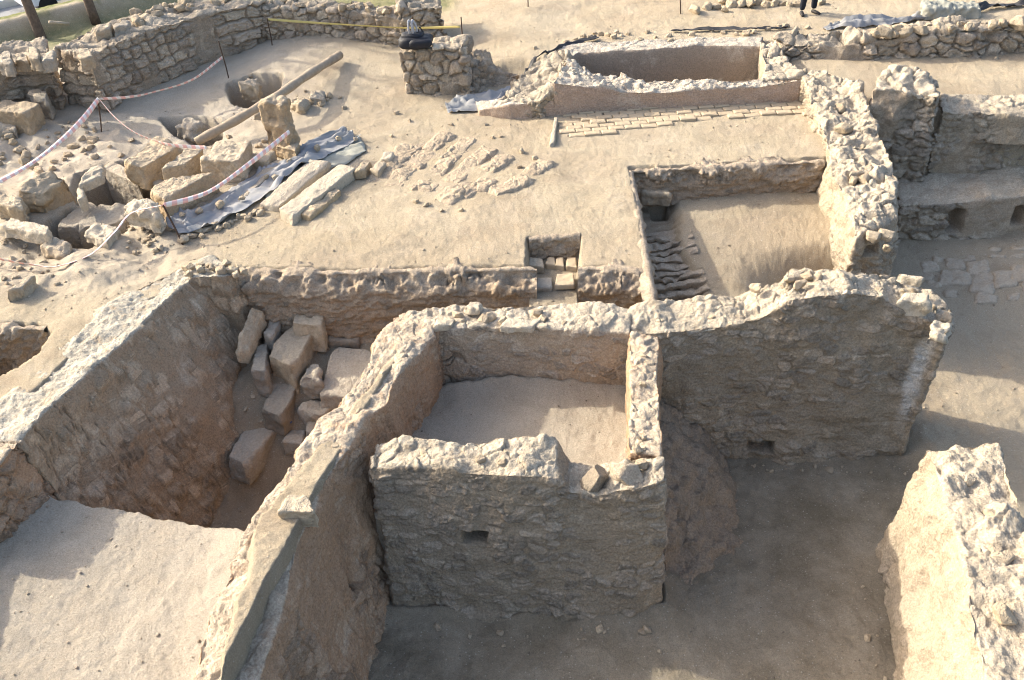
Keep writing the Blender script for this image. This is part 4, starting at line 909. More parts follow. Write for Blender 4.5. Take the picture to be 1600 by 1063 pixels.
# ------------------------------------------------------------------ smaller stones
def scatter(spots, label, group, mat=None, z=None, name='loose_stone', sink=.25, cat='stone', s=1., zup=0.):
    for (a, b, d) in spots:
        g_ = atg(a, b)
        if z is None and gz(g_[0], g_[1]) < -.2 and 'trench' not in label: continue
        if z is None: p = atg(a, b); 
        else: p = at(a, b, z)
        k = FOC / np.dot(p - CAMP, fwd); p = p + np.array([0, 0, zup]); stone(a, b, p[2], s * d / k, label=label, group=group, cat=cat, name=name, mat=None, sink=sink, world=p); 
rr = random.Random(21)
far = [(1086, 20, 24), (1104, 15, 24), (1120, 14, 18), (1132, 19, 14), (1143, 11, 24), (1158, 12, 18), (1170, 12, 24), (1184, 8, 20), (1197, 11, 16), (1210, 9, 17), (1222, 9, 15), (1234, 10, 14), (1246, 10, 18), (1283, 7, 20), (1150, 2, 22), (1128, 4, 18), (1200, 0, 20)]
scatter(far, 'rough block in the row of stones along the top edge behind the dark trousered person', 'row of rough blocks at the top edge', sink=.12)
rim = [(836, 76, 10), (884, 66, 10), (899, 63, 9), (912, 58, 11), (922, 60, 10), (929, 53, 9), (939, 56, 13), (950, 58, 12), (958, 60, 16), (963, 52, 9), (972, 58, 9), (981, 54, 9), (1000, 68, 16), (1012, 52, 13), (1025, 60, 8), (1045, 58, 12), (1048, 67, 14), (1080, 56, 13), (1112, 50, 9), (1130, 53, 12), (1150, 56, 11), (1165, 55, 18), (1178, 52, 10), (1200, 48, 12), (1216, 45, 12), (1228, 44, 12), (1244, 46, 10), (1262, 45, 10)]
scatter(rim, 'small loose stone on the ground edge behind the pool', 'loose stones behind the pool', sink=.2)
left = [(rr.uniform(-5, 42), rr.uniform(205, 262), rr.uniform(8, 22)) for _ in range(16)] + [(rr.uniform(40, 150), 262 - (i * 3.0) + rr.uniform(-10, 12), rr.uniform(7, 20)) for i in range(22)]
scatter(left, 'small rubble stone in the bank of debris left of the stone lined pits', 'rubble left of the stone lined pits')
reg = [(rr.uniform(195, 262), rr.uniform(350, 400), rr.uniform(5, 16)) for _ in range(24)] + [(290 + i * 6.5, 374 - i * 2.3 + rr.uniform(-5, 6), rr.uniform(9, 20)) for i in range(20)]
scatter(reg, 'small rubble stone heaped below the grey plastic sheet', 'rubble below the plastic sheet')
more = [(rr.uniform(100, 330), rr.uniform(215, 262), rr.uniform(5, 15)) for _ in range(14)] + [(rr.uniform(0, 110), rr.uniform(375, 450), rr.uniform(5, 15)) for _ in range(26)] + [(rr.uniform(230, 420), rr.uniform(205, 250), rr.uniform(5, 12)) for _ in range(16)] + [(rr.uniform(0, 130), rr.uniform(170, 215), rr.uniform(4, 12)) for _ in range(20)]
scatter(more, 'small loose stone among the big blocks at the left', 'loose stones among the big blocks')
rim2 = [(rr.uniform(350, 545), 0, rr.uniform(6, 15)) for _ in range(20)]; rim2 = [(a, (130 if a < 440 else 150) + rr.uniform(-10, 28), d) for a, _, d in rim2]
scatter(rim2, 'stone on the broken rim of the hollow under the wooden beam', 'stones round the hollow under the beam')
mid = [(782, 214, 10), (770, 216, 7), (815, 238, 12), (620, 178, 9), (640, 190, 8), (612, 214, 8), (690, 330, 9), (720, 330, 10), (836, 248, 12), (812, 262, 9), (650, 316, 12), (666, 322, 11), (705, 196, 9), (760, 196, 8), (1380, 90, 10), (1556, 92, 8), (1300, 90, 9), (1250, 82, 20), (1230, 78, 14)]
scatter(mid, 'lone small stone lying on the open ground around the brick rows', 'lone stones on the open ground')
trn = [(452, 502, 12), (512, 545, 8), (470, 600, 9), (408, 660, 8), (430, 585, 9), (520, 640, 9), (360, 740, 7), (400, 700, 8), (512, 518, 9), (540, 520, 7), (396, 566, 10), (402, 600, 10), (395, 620, 9), (384, 640, 10)]
scatter(trn, 'small stone on the shaded trench floor', 'small stones on the trench floor', sink=.3)
def crest(name_, pts, n, label, group, lo, hi, sprd):
    P = curve(pts, 60)
    for _ in range(n):
        p = P[rr.randrange(len(P))] + np.array([rr.uniform(-sprd, sprd), rr.uniform(-sprd, sprd), 0]); s = rr.uniform(lo, hi)
        stone(0, 0, 0, s, label=label, group=group, world=p, sink=.5, name='crest_stone')
crest('a', [at(655, 500, .0), at(800, 495, .02), at(965, 500, .0)], 12, 'small pale stone embedded in the crest of the back wall', 'crest stones of the back wall', .07, .20, .12)
crest('b', [at(1010, 498, .0), at(1150, 485, .04), at(1225, 445, .38), at(1330, 440, .42), at(1400, 458, .22), at(1480, 500, .0)], 22, 'small pale stone embedded in the crest of the tall rubble wall', 'crest stones of the tall rubble wall', .07, .22, .18)
crest('c', [at(620, 706, -.12), at(740, 712, -.05), at(860, 714, -.04)], 9, 'small pale stone embedded in the crest of the tower front wall', 'crest stones of the tower front wall', .06, .18, .10)
crest('d', [at(1004, 540, .0), at(1010, 620, -.02), at(1010, 735, -.06)], 10, 'small pale stone embedded in the crest of the tower side wall', 'crest stones of the tower side wall', .06, .18, .11)
crest('e', [at(1290, 160, .34), at(1340, 240, .2), at(1365, 320, .13), at(1372, 385, .05)], 18, 'pale stone embedded in the crest of the whitish ragged wall', 'crest stones of the whitish ragged wall', .09, .30, .24)
crest('f', [at(1520, 720, -.36), at(1560, 840, -.38), at(1600, 1000, -.42)], 9, 'pale lump on the crest of the bright wall at lower right', 'crest lumps of the bright wall', .08, .28, .22)
crest('g', [at(650, 520, .0), at(560, 620, .0), at(480, 740, -.02), at(420, 850, -.12), at(380, 960, -.18)], 9, 'small pale stone embedded in the crest of the long mud wall', 'crest stones of the mud wall', .05, .16, .16)
crest('h', [at(180, 42, 1.17), at(250, 16, 1.15), at(350, -2, 1.1)], 26, 'loose stone on top of the ruined large block wall', 'stones on the large block wall', .14, .34, .3)
crest('i', [at(430, 4, .95), at(540, 10, .9), at(625, 18, .85)], 18, 'loose stone on top of the rubble wall behind the yellow tape', 'stones on the far rubble wall', .12, .3, .2)
crest('j', [at(1380, 50, .6), at(1460, 42, .66), at(1600, 34, .7)], 22, 'rough stone bedded on top of the low stone row at the far right', 'stones on the far right row', .16, .4, .14)
crest('k', [at(300, 420, .2), at(345, 418, .2), at(372, 425, .14)], 20, 'whitish crumb of stone on the far end of the bank wall', 'crumbs on the end of the bank wall', .06, .2, .16)
# stones that weigh the plastic sheet down
sh = [(287, 346, 13), (315, 340, 14), (347, 331, 17), (380, 320, 12), (336, 307, 12), (312, 319, 10), (418, 286, 11), (432, 287, 14), (455, 262, 10), (498, 242, 13), (530, 226, 11), (557, 228, 9)]
scatter(sh, 'small ochre stone weighing down the grey plastic sheet', 'stones on the grey plastic sheet', sink=.1, zup=.10)
# paving stones of the right corridor
cob = [(1452, 414, 26, 17), (1492, 410, 32, 15), (1491, 433, 44, 22), (1531, 417, 34, 20), (1538, 440, 40, 28), (1571, 434, 34, 24), (1597, 424, 32, 24), (1560, 398, 24, 8), (1590, 397, 24, 8), (1486, 458, 24, 11), (1541, 464, 32, 14), (1459, 443, 22, 12), (1467, 404, 18, 8), (1515, 402, 22, 8), (1583, 462, 22, 10), (1450, 430, 18, 12), (1610, 446, 26, 16), (1556, 388, 22, 7), (1592, 386, 22, 7)]
for i, (a, b, wx_, wy_) in enumerate(cob):
    z = gz(*at(a, b, ZC)[:2]) + .035; n_ = rr.randint(5, 7); q = []
    for k in range(4):
        t = k * math.pi / 2 + math.pi / 4 + rr.uniform(-.25, .25); q.append((a + wx_ * .74 * math.cos(t), b + wy_ * .80 * math.sin(t)))
    B('paving_stone', q, z, .10, MSCOB, 'flat grey paving stone set in the floor of the right corridor', 'paving stone', 'grey paving stones in the corridor', res=.025, seed=400 + i, amp=.02, soft=16, flare=.08)

# pebbles and clods strewn over the ground: too many to count
def pebbles(name, n, boxes, lo, hi, mat, zoff=0., seed=3):
    g_ = np.random.default_rng(seed); V = []; Fq = []; off = 0
    ico_v = np.array([(0, 0, 1), (.9, 0, .35), (.28, .85, .35), (-.72, .52, .35), (-.72, -.52, .35), (.28, -.85, .35), (0, 0, -.5)]); ico_f = np.array([(0, 1, 2), (0, 2, 3), (0, 3, 4), (0, 4, 5), (0, 5, 1), (6, 2, 1), (6, 3, 2), (6, 4, 3), (6, 5, 4), (6, 1, 5)])
    ps = []
    for (x0, x1, y0, y1, wgt) in boxes: k = int(n * wgt); ps.append(np.stack([g_.uniform(x0, x1, k), g_.uniform(y0, y1, k)], 1))
    ps = np.concatenate(ps); hz = gzs(ps[:, 0], ps[:, 1])
    hx = gzs(ps[:, 0] + .12, ps[:, 1]); hy = gzs(ps[:, 0], ps[:, 1] + .12); ok = (np.abs(hx - hz) < .06) & (np.abs(hy - hz) < .06)
    cl = vnoise(np.stack([ps[:, 0] * .9, ps[:, 1] * .9, 0 * hz], 1), 9) > -.25 + .5 * g_.random(len(hz)) - .25; ok &= cl
    ps = ps[ok]; hz = hz[ok]
    for (x, y), z in zip(ps, hz):
        s = lo * (hi / lo) ** (g_.random() ** 2.6); a = g_.uniform(0, 6.28); c_, s_ = math.cos(a), math.sin(a)
        v = ico_v * (1 + g_.uniform(-.25, .25, (7, 3))) * s * np.array([1, g_.uniform(.6, 1), g_.uniform(.4, .8)])
        V.append(np.stack([v[:, 0] * c_ - v[:, 1] * s_ + x, v[:, 0] * s_ + v[:, 1] * c_ + y, v[:, 2] + z + s * .12], 1)); Fq.append(ico_f + off); off += 7
    o = mk(name, np.concatenate(V), np.concatenate(Fq), mat, None, False, dict(crnd=np.repeat(g_.random(len(V)), 7), stone=np.ones(off), topm=np.zeros(off), crk=np.zeros(off)))
    return tag(o, kind='stuff')
MPEB = m_wall('pebbles', (.40, .31, .22), (.50, .42, .32), (.40, .31, .22), (.5, .42, .33), topmix=.1)
pebbles('pebbles', 12000, [(-9, 10, 11, 22, .42), (-9.5, -3.2, 1.5, 8.6, .16), (-11, -4, 11.5, 19, .16), (5.5, 11, 6, 15, .12)], .004, .03, MPEB)
pebbles('floor_debris', 1500, [(-2.6, 5.2, 3.5, 10, .55), (-1.6, 1.6, 8, 10.9, .2), (-5, -1.5, 7.8, 12, .25)], .005, .022, m_wall('floor_debris', (.24, .2, .145), (.30, .25, .185), (.2, .165, .125), (.3, .25, .2), topmix=.1), seed=8)

# stones fallen to the foot of the walls
ft = []
for (x0, y0, x1, y1, n__) in ((-1.2, 7.45, 1.5, 7.25, 16), (2.9, 10.0, 5.3, 9.7, 16), (4.15, 7.9, 3.75, 6.0, 8)):
    for _ in range(n__):
        t = rr.random(); ft.append((x0 + (x1 - x0) * t + rr.gauss(0, .05), y0 + (y1 - y0) * t - abs(rr.gauss(0, .14))))
hz = gzs([a for a, _ in ft], [b for _, b in ft])
for (a, b), z in zip(ft, hz):
    stone(0, 0, 0, .035 + .10 * rr.random() ** 2.5, label='small stone fallen to the foot of a wall', group='stones fallen at the wall feet', world=np.array([a, b, z]), sink=.25)
# ------------------------------------------------------------------ stakes, tapes, beam
def stake(base, tip, label, rad=.013, name='iron_stake'):
    base, tip = np.array(base, float), np.array(tip, float); b0 = base - (tip - base) * .08
    v, f = tube([b0 * (1 - t) + tip * t + np.array([.008 * math.sin(5 * t), 0, 0]) for t in np.linspace(0, 1, 8)], rad, 7)
    v = np.array(v) - base; o = mk(name, v, f, MIRON); o.location = base
    return tag(o, label, 'stake')
def tip_of(a, b, base):  # point above the base that is seen at (a, b): same depth as the base
    d = fwd + RT * (a - 800) / FOC - UP * (b - 531.5) / FOC; t = (base[1] - CAMP[1]) / d[1]
    return CAMP + d * t
b1 = atg(158, 206); t1 = tip_of(154, 155, b1); stake(b1, t1, 'thin iron stake where three red and white tapes meet')
b2 = atg(357, 122); t2 = tip_of(342, 64, b2); stake(b2, t2, 'thin iron stake on the shaded floor in front of the large block wall')
b3 = atg(425, 71); t3 = tip_of(418, 29, b3); stake(b3, t3, 'thin iron stake holding the left end of the yellow tape')
b4 = atg(724, 92); t4 = tip_of(721, 27, b4); stake(b4, t4, 'thin iron stake behind the pier, at the right end of the yellow tape')
b5 = atg(1063, 22); t5 = tip_of(1062, -24, b5); stake(b5, t5, 'thin iron stake left of the row of rough blocks at the top edge')
b6 = atg(825, 12); t6 = tip_of(823, -20, b6); stake(b6, t6, 'thin iron stake on the bare ground at the top edge')
b7 = atg(285, 382); t7 = b7 * 0 + at(256, 321, .52); stake(b7, t7, 'leaning iron stake at the corner of the grey plastic sheet', .015)
def tape(pts, label, w=.075, mat=None, n=70, twist=0., edge0=1., name='barrier_tape'):
    P = curve(pts, n); L = np.concatenate([[0], np.cumsum(np.linalg.norm(np.diff(P, axis=0), axis=1))]); d = np.gradient(P, axis=0); d /= np.linalg.norm(d, axis=1, keepdims=True)
    V = []; A = []
    for k in range(len(P)):
        t = k / (len(P) - 1); a = np.cross(d[k], [0, 0, 1]); a /= np.linalg.norm(a); b = np.cross(a, d[k]); th = edge0 + twist * t + .25 * math.sin(6 * t + 1)
        c_ = math.cos(th) * a + math.sin(th) * b; wv = w * (.85 + .15 * math.sin(9 * t))
        e_ = np.cross(c_, d[k]) * .0012
        for s_ in (-.5, 0, .5):
            fold = np.cross(c_, d[k]) * (.012 if s_ == 0 else 0); V += [P[k] + c_ * wv * s_ + fold]; A.append(L[k] + .02 * s_)
    Fq = gridq(len(P), 3); V = np.array(V); mid_ = V.mean(0)
    o = mk(name, V - mid_, Fq, mat or MTAPE, None, True, dict(run=A)); o.location = mid_
    md = o.modifiers.new('thickness', 'SOLIDIFY'); md.thickness = .0015
    return tag(o, label, 'tape')
def mpt(a, b, z): return at(a, b, z)
tape([t1, mpt(200, 152, .60), mpt(237, 145, .50), mpt(300, 125, .50), t2 * .55 + b2 * .45 + [0, 0, .02]], 'sagging red and white tape towards the stake by the large block wall', .06, twist=.5)
tape([t1, mpt(130, 186, .55), mpt(95, 220, .45), mpt(50, 255, .42), mpt(0, 283, .42), mpt(-60, 310, .42)], 'wide red and white tape running from the three way stake to the left edge', .10, twist=-.4)
tape([t1, mpt(180, 184, .48), mpt(212, 208, .42), mpt(262, 226, .44), mpt(322, 231, .46)], 'red and white tape running from the three way stake to the large blocks', .065, twist=.8)
tape([mpt(452, 206, .55), mpt(400, 248, .52), mpt(340, 292, .50), mpt(300, 310, .50), t7], 'slanting red and white tape from the standing stone post to the leaning stake', .085, twist=.3)
tape([mpt(-50, 392, .24), mpt(0, 405, .20), mpt(50, 414, .15), mpt(88, 417, .13), mpt(142, 398, .15), mpt(180, 362, .34), mpt(205, 334, .44), t7], 'drooping red and white tape across the lit ground to the leaning stake', .075, twist=-.6)
tape([t3 + [0, 0, -.02], mpt(480, 35, .62), mpt(560, 40, .62), mpt(640, 44, .60), t4 + [-.05, 0, -.20]], 'straight yellow tape between two stakes in front of the far rubble wall', .055, MYEL, twist=.1, edge0=1.2)
# wooden beam
pA = at(531, 86, .30); pB = at(428, 155, 1.08) * .0 + at(430, 150, .62); pC = at(306, 222, .10)
P = curve([pA, at(480, 118, .42), at(430, 152, .48), at(365, 190, .30), pC], 30)
v, f = tube(P, [.085 + .008 * math.sin(k * 1.3) for k in range(len(P))], 12)
c0 = P.mean(0); o = mk('wooden_beam', np.array(v) - c0, f, MWOOD); o.location = c0; tag(o, 'long weathered wooden pole slanting over the hollow, propped by the standing stone', 'wooden beam')
stone(0, 0, 0, .28, sy=.26, sz=.26, label='brown stone supporting the upper end of the wooden pole', world=at(524, 102, .0), mat=MSO, sink=.1)

# ------------------------------------------------------------------ plastic sheets
def sheet(name, A, Bp, label, mat, na=60, nb=16, amp=.05, seed=0, zl=.03):
    A = curve([atg(*q) for q in A], na); Bp = curve([atg(*q) for q in Bp], na); n_ = min(len(A), len(Bp)); A, Bp = A[:n_], Bp[:n_]
    t = np.linspace(0, 1, nb)[None, :, None]; G = (A[:, None] * (1 - t) + Bp[:, None] * t).reshape(-1, 3)
    G[:, 2] = np.maximum(gzs(G[:, 0], G[:, 1]), G[:, 2] - .03)
    li = np.repeat(np.linspace(0, 1, n_) * np.linalg.norm(np.diff(A, axis=0), axis=1).sum(), nb); ti = np.tile(np.linspace(0, 1, nb), n_)
    Q = np.stack([li * 1.1, ti * 3.2 + .5 * vnoise(np.stack([li * 1.5, ti, 0 * li], 1), seed + 2), 0 * li], 1)
    r = 1 - np.abs(fbm(Q, 1.0, 3, seed)); r2 = 1 - np.abs(vnoise(G * 5 + .3 * fbm(G, 3, 2, seed)[:, None], seed + 4))
    G[:, 2] += zl + amp * 1.2 * (r ** 4) + amp * .35 * r2 ** 4 + amp * .3 * fbm(G, 1.3, 2, seed + 5); G[:, :2] += .05 * np.stack([vnoise(G * 3, seed + 7), vnoise(G * 3, seed + 8)], 1)
    c_ = G.mean(0); o = mk(name, G - c_, gridq(n_, nb), mat); o.location = c_
    md = o.modifiers.new('thickness', 'SOLIDIFY'); md.thickness = .004
    return tag(o, label, 'plastic sheet')
sheet('plastic_sheet', [(262, 338), (300, 334), (352, 306), (398, 276), (440, 254), (486, 226), (540, 206)], [(276, 372), (318, 362), (378, 336), (430, 300), (470, 268), (520, 244), (566, 220)], 'crumpled grey plastic sheet lying below the row of large blocks', MSHEET, 90, 26, .09, 1)
sheet('plastic_sheet', [(404, 300), (440, 278), (500, 240), (560, 214)], [(420, 316), (470, 284), (530, 262), (574, 238)], 'flat pale plastic sheet between the crumpled one and the long slabs', MSHEETG, 50, 14, .03, 5, .015)
sheet('plastic_sheet', [(694, 168), (735, 154), (775, 144), (806, 134)], [(700, 180), (745, 176), (766, 178), (815, 146)], 'crumpled grey plastic sheet in the shadow of the pier, by the pool', MSHEET, 50, 16, .10, 9)
sheet('plastic_sheet', [(812, 122), (826, 106), (846, 88), (884, 72), (930, 60)], [(822, 126), (836, 110), (856, 92), (890, 76), (934, 65)], 'strip of black plastic along the ground edge left of the pool', MSHEETB, 60, 8, .05, 13)
sheet('plastic_sheet', [(1050, 50), (1110, 48), (1180, 47), (1230, 46)], [(1050, 52), (1110, 51), (1180, 49), (1230, 48)], 'strip of black plastic among the stones behind the pool', MSHEETB, 60, 6, .04, 14)
sheet('plastic_sheet', [(1285, 46), (1330, 36), (1390, 34), (1440, 22)], [(1290, 50), (1340, 46), (1400, 42), (1446, 34)], 'dusty grey plastic sheet left of the sandbags on the far right ground', MSHEET, 60, 12, .10, 15)
for i, (a, b, s_, lb) in enumerate(((1462, 20, .62, 'left one of the two pale green sandbags slumped on the far right ground'), (1504, 19, .66, 'right one of the two pale green sandbags slumped on the far right ground'))):
    p = atg(a, b + 8); q = [p + np.array([-.3, -.16, .26]), p + np.array([.3, -.18, .24]), p + np.array([.28, .2, .3]), p + np.array([-.3, .2, .3])]
    tag(block3('sandbag', q, .26, MSHEETG, None, seed=20 + i, amp=.05, soft=9, flare=.08), lb, 'sandbag', 'pale green sandbags', kind='thing')
sheet('plastic_sheet', [(1520, 18), (1560, 10), (1610, 6)], [(1524, 24), (1560, 16), (1610, 12)], 'dark folded plastic strip on the far right ground beyond the sandbags', MSHEETB, 40, 8, .08, 17)

# ------------------------------------------------------------------ backpack
bp = at(651, 76, .93); root = empty('backpack', bp, 'black backpack with grey straps lying on the squat pier', 'backpack')
def ball(c_, r_, nu_=20, nv_=14, nz=.05, seed=0):
    V = []
    for i in range(nv_ + 1):
        th = math.pi * i / nv_
        for j in range(nu_):
            ph = 2 * math.pi * j / nu_; s = lambda t, e: math.copysign(abs(t) ** e, t)
            V.append([r_[0] * s(math.sin(th), .6) * s(math.cos(ph), .6), r_[1] * s(math.sin(th), .6) * s(math.sin(ph), .6), r_[2] * s(math.cos(th), .7)])
    V = np.array(V); V = V * (1 + nz * fbm(V, 6, 2, seed))[:, None] + np.array(c_)
    F_ = [[i * nu_ + j, (i + 1) * nu_ + j, (i + 1) * nu_ + (j + 1) % nu_, i * nu_ + (j + 1) % nu_] for i in range(nv_) for j in range(nu_)]
    return V.tolist(), F_
def part(name, vf, mat, parent): return mk(name, vf[0], vf[1], mat, parent)
body = part('bag_body', ball((0, .10, .11), (.33, .22, .13), nz=.12, seed=3), MBAG, root)
part('front_pocket', ball((.10, -.06, .12), (.22, .12, .09), nz=.12, seed=6), MBAG, root)
part('top_flap', ball((-.06, .12, .22), (.22, .16, .07), nz=.15, seed=8), MBAG, root)
for dx in (-.10, -.03):
    part('shoulder_strap', tube(curve([(dx, .08, .22), (dx - .02, .02, .40), (dx + .0, .05, .54), (dx + .06, .10, .40), (dx + .06, .14, .24)], 20), .022, 8), MSTRAP, root)
part('handle', tube(curve([(.05, .16, .26), (.09, .17, .36), (.14, .17, .27)], 12), .012, 8), MBAG, root)
tag(block3('white_bag', [at(676, 74, 1.0), at(694, 72, 1.0), at(692, 66, 1.0), at(676, 67, 1.0)], .08, MSP, amp=.03, soft=6, seed=4), 'small crumpled white bag beside the black backpack', 'bag', kind='thing')

# ------------------------------------------------------------------ person at the top edge
pp = atg(1262, 22)
def person(loc, rz, label):
    root = empty('person', loc, label, 'person'); root.rotation_euler = (0, 0, rz)
    def skin(name, chains, mat, parent, sub=2):
        V = []; E = []; Rd = []
        for ch in chains:
            prev = ch[0] if isinstance(ch[0], int) else None
            for it in (ch[1:] if prev is not None else ch):
                V.append(it[:3]); Rd.append(it[3:5] if len(it) > 4 else (it[3], it[3]))
                if prev is not None: E.append((prev, len(V) - 1))
                prev = len(V) - 1
        me = bpy.data.meshes.new(name); me.from_pydata(V, E, []); me.materials.append(mat); o_ = bpy.data.objects.new(name, me); COL.objects.link(o_); o_.parent = parent
        m1 = o_.modifiers.new('skin', 'SKIN'); m1.use_smooth_shade = True
        for i_, d in enumerate(me.skin_vertices[0].data): d.radius = Rd[i_]; d.use_root = i_ == 0
        m2 = o_.modifiers.new('sub', 'SUBSURF'); m2.levels = sub; m2.render_levels = sub
        return o_
    skin('body', [[(0, 0, .95, .13, .10), (0, 0, 1.10, .13, .095), (0, .0, 1.28, .15, .10), (0, .0, 1.42, .13, .085), (0, 0, 1.50, .055), (0, -.01, 1.57, .07, .08), (0, -.015, 1.66, .085, .10), (0, 0, 1.73, .05, .06)],
                  [3, (.19, 0, 1.41, .055), (.25, .02, 1.14, .045), (.22, -.10, .92, .033), (.21, -.14, .84, .036, .02)], [3, (-.19, 0, 1.41, .055), (-.25, .02, 1.14, .045), (-.22, -.10, .92, .033), (-.21, -.14, .84, .036, .02)],
                  [0, (.10, 0, .88, .085), (.12, -.02, .48, .058), (.13, .01, .10, .042)], [0, (-.10, 0, .88, .085), (-.13, -.03, .48, .058), (-.15, 0.0, .10, .042)]], MSKIN, root)
    skin('trousers', [[(0, 0, .97, .145, .115), (.10, 0, .86, .10), (.12, -.02, .48, .078), (.13, .01, .09, .066)], [0, (-.10, 0, .86, .10), (-.13, -.03, .48, .078), (-.15, 0, .09, .066)]], MDENIM, root)
    skin('jacket', [[(0, 0, .93, .155, .125), (0, 0, 1.12, .15, .12), (0, 0, 1.30, .17, .12), (0, 0, 1.44, .12, .09), (0, .01, 1.50, .075, .075)], [3, (.20, 0, 1.41, .075), (.26, .02, 1.14, .062), (.23, -.09, .94, .05)], [3, (-.20, 0, 1.41, .075), (-.26, .02, 1.14, .062), (-.23, -.09, .94, .05)]], MJACK, root)
    skin('hair', [[(0, .02, 1.70, .085, .09), (0, .045, 1.62, .075, .06)]], MHAIR, root)
    for sx, ang in ((.13, .35), (-.15, -.25)):
        c_, s_ = math.cos(ang), math.sin(ang)
        L_ = lambda x, y, z: (sx + x * c_ - y * s_, x * s_ + y * c_, z)
        skin('shoe', [[(*L_(0, .06, .045), .045, .042), (*L_(0, -.06, .045), .048, .04), (*L_(0, -.17, .035), .045, .03), (*L_(0, -.20, .03), .03, .022)]], MSHOE, root)
    for sx in (.21, -.21):
        for k in range(4): skin('finger', [[(sx + (k - 1.5) * .017, -.145, .83, .010), (sx + (k - 1.5) * .019, -.165, .785 - .006 * (k in (1, 2)), .009), (sx + (k - 1.5) * .018, -.160, .745 - .010 * (k in (1, 2)), .008)]], MSKIN, root, 1)
        skin('thumb', [[(sx - math.copysign(.03, sx), -.145, .85, .011), (sx - math.copysign(.05, sx), -.175, .82, .010), (sx - math.copysign(.048, sx), -.19, .79, .008)]], MSKIN, root, 1)
    return root
person(pp, .15, 'person in dark trousers and dark shoes standing at the top edge of the site')

# ------------------------------------------------------------------ trees, car, building beyond the far left wall
def tree(base, lean, hgt, rad, label, seed):
    rg = random.Random(seed); root = empty('tree', base, label, 'tree')
    top_ = np.array([lean[0] * hgt, lean[1] * hgt, hgt]); P = curve([np.zeros(3) - [0, 0, .3], top_ * .35 + [rg.uniform(-.08, .08), 0, 0], top_ * .7 + [rg.uniform(-.15, .15), rg.uniform(-.1, .1), 0], top_], 16)
    mk('trunk', *tube(P, np.linspace(rad, rad * .4, len(P)), 9), MBARK, root)
    parts = []
    def grow(p, d, l, r, lev):
        e = p + d * l; m = (p + e) / 2 + np.array([rg.uniform(-1, 1) for _ in range(3)]) * l * .08
        parts.append(tube([p, m, e], [r, r * .8, r * .6], 5))
        if lev:
            for _ in range(3): 
                nd = d + np.array([rg.uniform(-.7, .7), rg.uniform(-.7, .7), rg.uniform(-.2, .6)]); nd /= np.linalg.norm(nd); grow(p + (e - p) * rg.uniform(.55, 1), nd, l * .68, r * .55, lev - 1)
    for k in range(9):
        a = rg.uniform(0, 6.28); t = rg.uniform(.45, 1); d = np.array([math.cos(a), math.sin(a), .7]); grow(P[int(t * (len(P) - 1))], d / np.linalg.norm(d), hgt * .22, rad * .35, 3)
    mk('crown', *join(parts), MBARK, root)
def bank(a, b): return atg(a, b)
tree(bank(66, 60), (-.05, .02), 5.2, .13, 'bare tree with a leaning trunk on the grass bank, left one of the two', 3)
tree(bank(145, 18), (-.05, .02), 5.0, .12, 'bare tree on the grass bank behind the large block wall, right one of the two', 8)
v, f = tube([atg(78, 38) + [0, 0, .05], atg(109, 42) + [0, 0, .07]], .04, 8); tag(mk('plank', v, f, MSP), 'pale stick lying on the grass bank between the two tree trunks', 'stick', kind='thing')

# kerb, parked car and brown building by the road below the bank
W0 = at(0, 78, 0); d = at(330, -6, 0) - W0; d[2] = 0; d /= np.linalg.norm(d); n_ = np.array([-d[1], d[0], 0])
k0 = W0 * [1, 1, 0] + n_ * 13.5 - d * 8 + [0, 0, -2.5]
V, F_ = [], []
def boxv(o_, ax, ay, az):
    q = len(V)
    for i in (0, 1):
        for j in (0, 1):
            for k in (0, 1): V.append(list(o_ + ax * i + ay * j + az * k))
    for f in ((0, 1, 3, 2), (4, 6, 7, 5), (0, 4, 5, 1), (2, 3, 7, 6), (0, 2, 6, 4), (1, 5, 7, 3)): F_.append([q + i for i in f])
MKERB = m_plain('kerb_concrete', (.55, .55, .54), .9, .1, 9)
for i in range(40):
    boxv(k0 + d * (i * 1.0) + [0, 0, -.25], d * .985, n_ * .3, np.array([0, 0, .42]))
tag(mk('kerb', V, F_, MKERB, None, False), 'pale concrete kerb along the far side of the road', 'kerb', kind='thing')
MCARW = m_plain('car_paint', (.62, .65, .70), .3, .05, 3, .5, 0); MGLASS = m_plain('car_glass', (.03, .035, .045), .1, .1, 3, .5, 0); MTYRE = m_plain('tyre_rubber', (.02, .02, .02), .9, .1, 9)
cp = W0 * [1, 1, 0] + n_ * 12.2 + d * 5.5 + [0, 0, -2.6]; root = empty('parked_car', cp, 'pale blue parked car on the road beyond the left bank', 'car'); root.rotation_euler = (0, 0, math.atan2(d[1], d[0]))
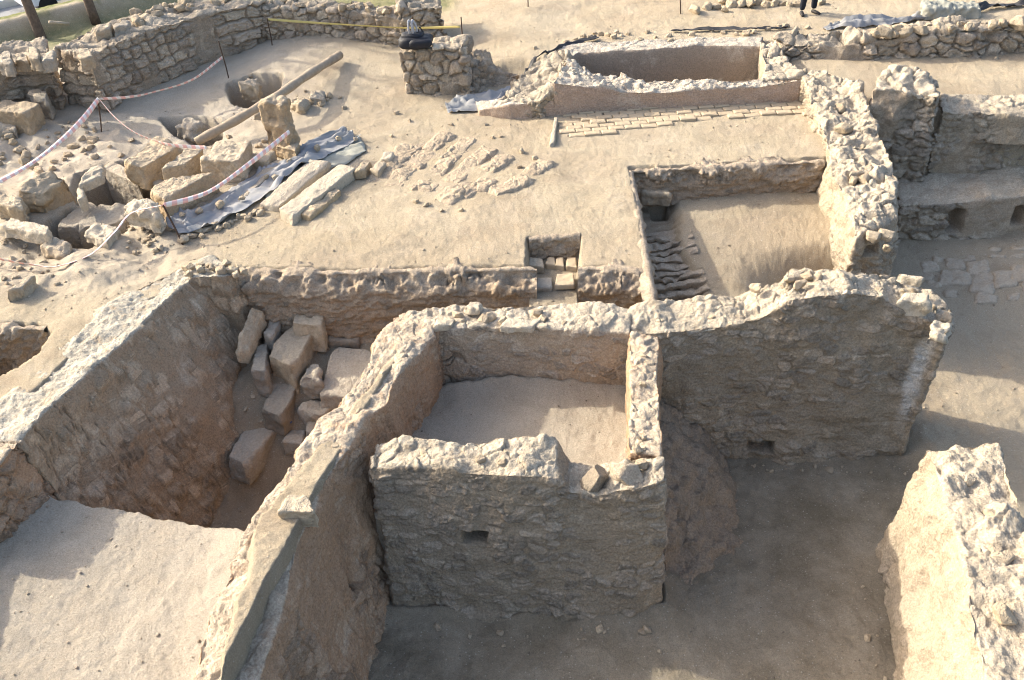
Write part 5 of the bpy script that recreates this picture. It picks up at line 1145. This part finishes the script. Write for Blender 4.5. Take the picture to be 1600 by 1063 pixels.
prof = [(-2.1, .35), (-2.1, .75), (-1.95, .92), (-1.15, 1.0), (-.55, 1.42), (.9, 1.46), (1.65, 1.02), (2.05, .9), (2.1, .4)]
def extr(pr, y0, y1, inset=0.):
    V = [[x, y0 + (inset if z > 1.05 else 0), z] for x, z in pr] + [[x, y1 - (inset if z > 1.05 else 0), z] for x, z in pr]; n = len(pr)
    return V, [[i, (i + 1) % n, n + (i + 1) % n, n + i] for i in range(n)] + [list(range(n))[::-1], [n + i for i in range(n)]]
bd = mk('body', *extr(prof, -.85, .85, .14), MCARW, root, False); md = bd.modifiers.new('bevel', 'BEVEL'); md.width = .06; md.segments = 3
for y0, y1 in ((-.80, -.72), (.72, .80)): mk('side_window', *extr([(-1.0, 1.02), (-.5, 1.36), (.8, 1.40), (1.4, 1.05)], y0 - .01, y1 + .01, 0), MGLASS, root, False)
mk('windscreen', [[-1.17, -.68, 1.02], [-1.17, .68, 1.02], [-.60, .62, 1.40], [-.60, -.62, 1.40]], [[0, 1, 2, 3]], MGLASS, root, False)
for x in (-1.35, 1.3):
    for y in (-.78, .78):
        v, f = tube([[x, y - .1, .32], [x, y + .1, .32]], .32, 20); wv = mk('wheel', v, f, MTYRE, root)
k2 = k0 + n_ * 9.0; root = empty('building', k2 + d * 4, 'reddish brown building seen at the very top left corner', 'building')
wb = [tube_ for tube_ in ()]
V, F_ = [], []; boxv(-d * 14 + [0, 0, -1], d * 26, n_ * 8, np.array([0, 0, 5.0])); mk('wall', V, F_, m_plain('brown_render', (.30, .17, .12), .9, .2, 3), root, False)
for i in range(5):
    V, F_ = [], []; boxv(-d * (12 - i * 5) - n_ * .04 + [0, 0, .6], d * 2.2, n_ * .08, np.array([0, 0, 1.6])); mk('window', V, F_, MGLASS, root, False)
V, F_ = [], []; boxv(-d * 14.2 - n_ * .3 + [0, 0, 4.0], d * 26.4, n_ * 8.6, np.array([0, 0, .3])); mk('roof', V, F_, m_plain('roof_slab', (.35, .3, .27), .9, .1, 3), root, False)
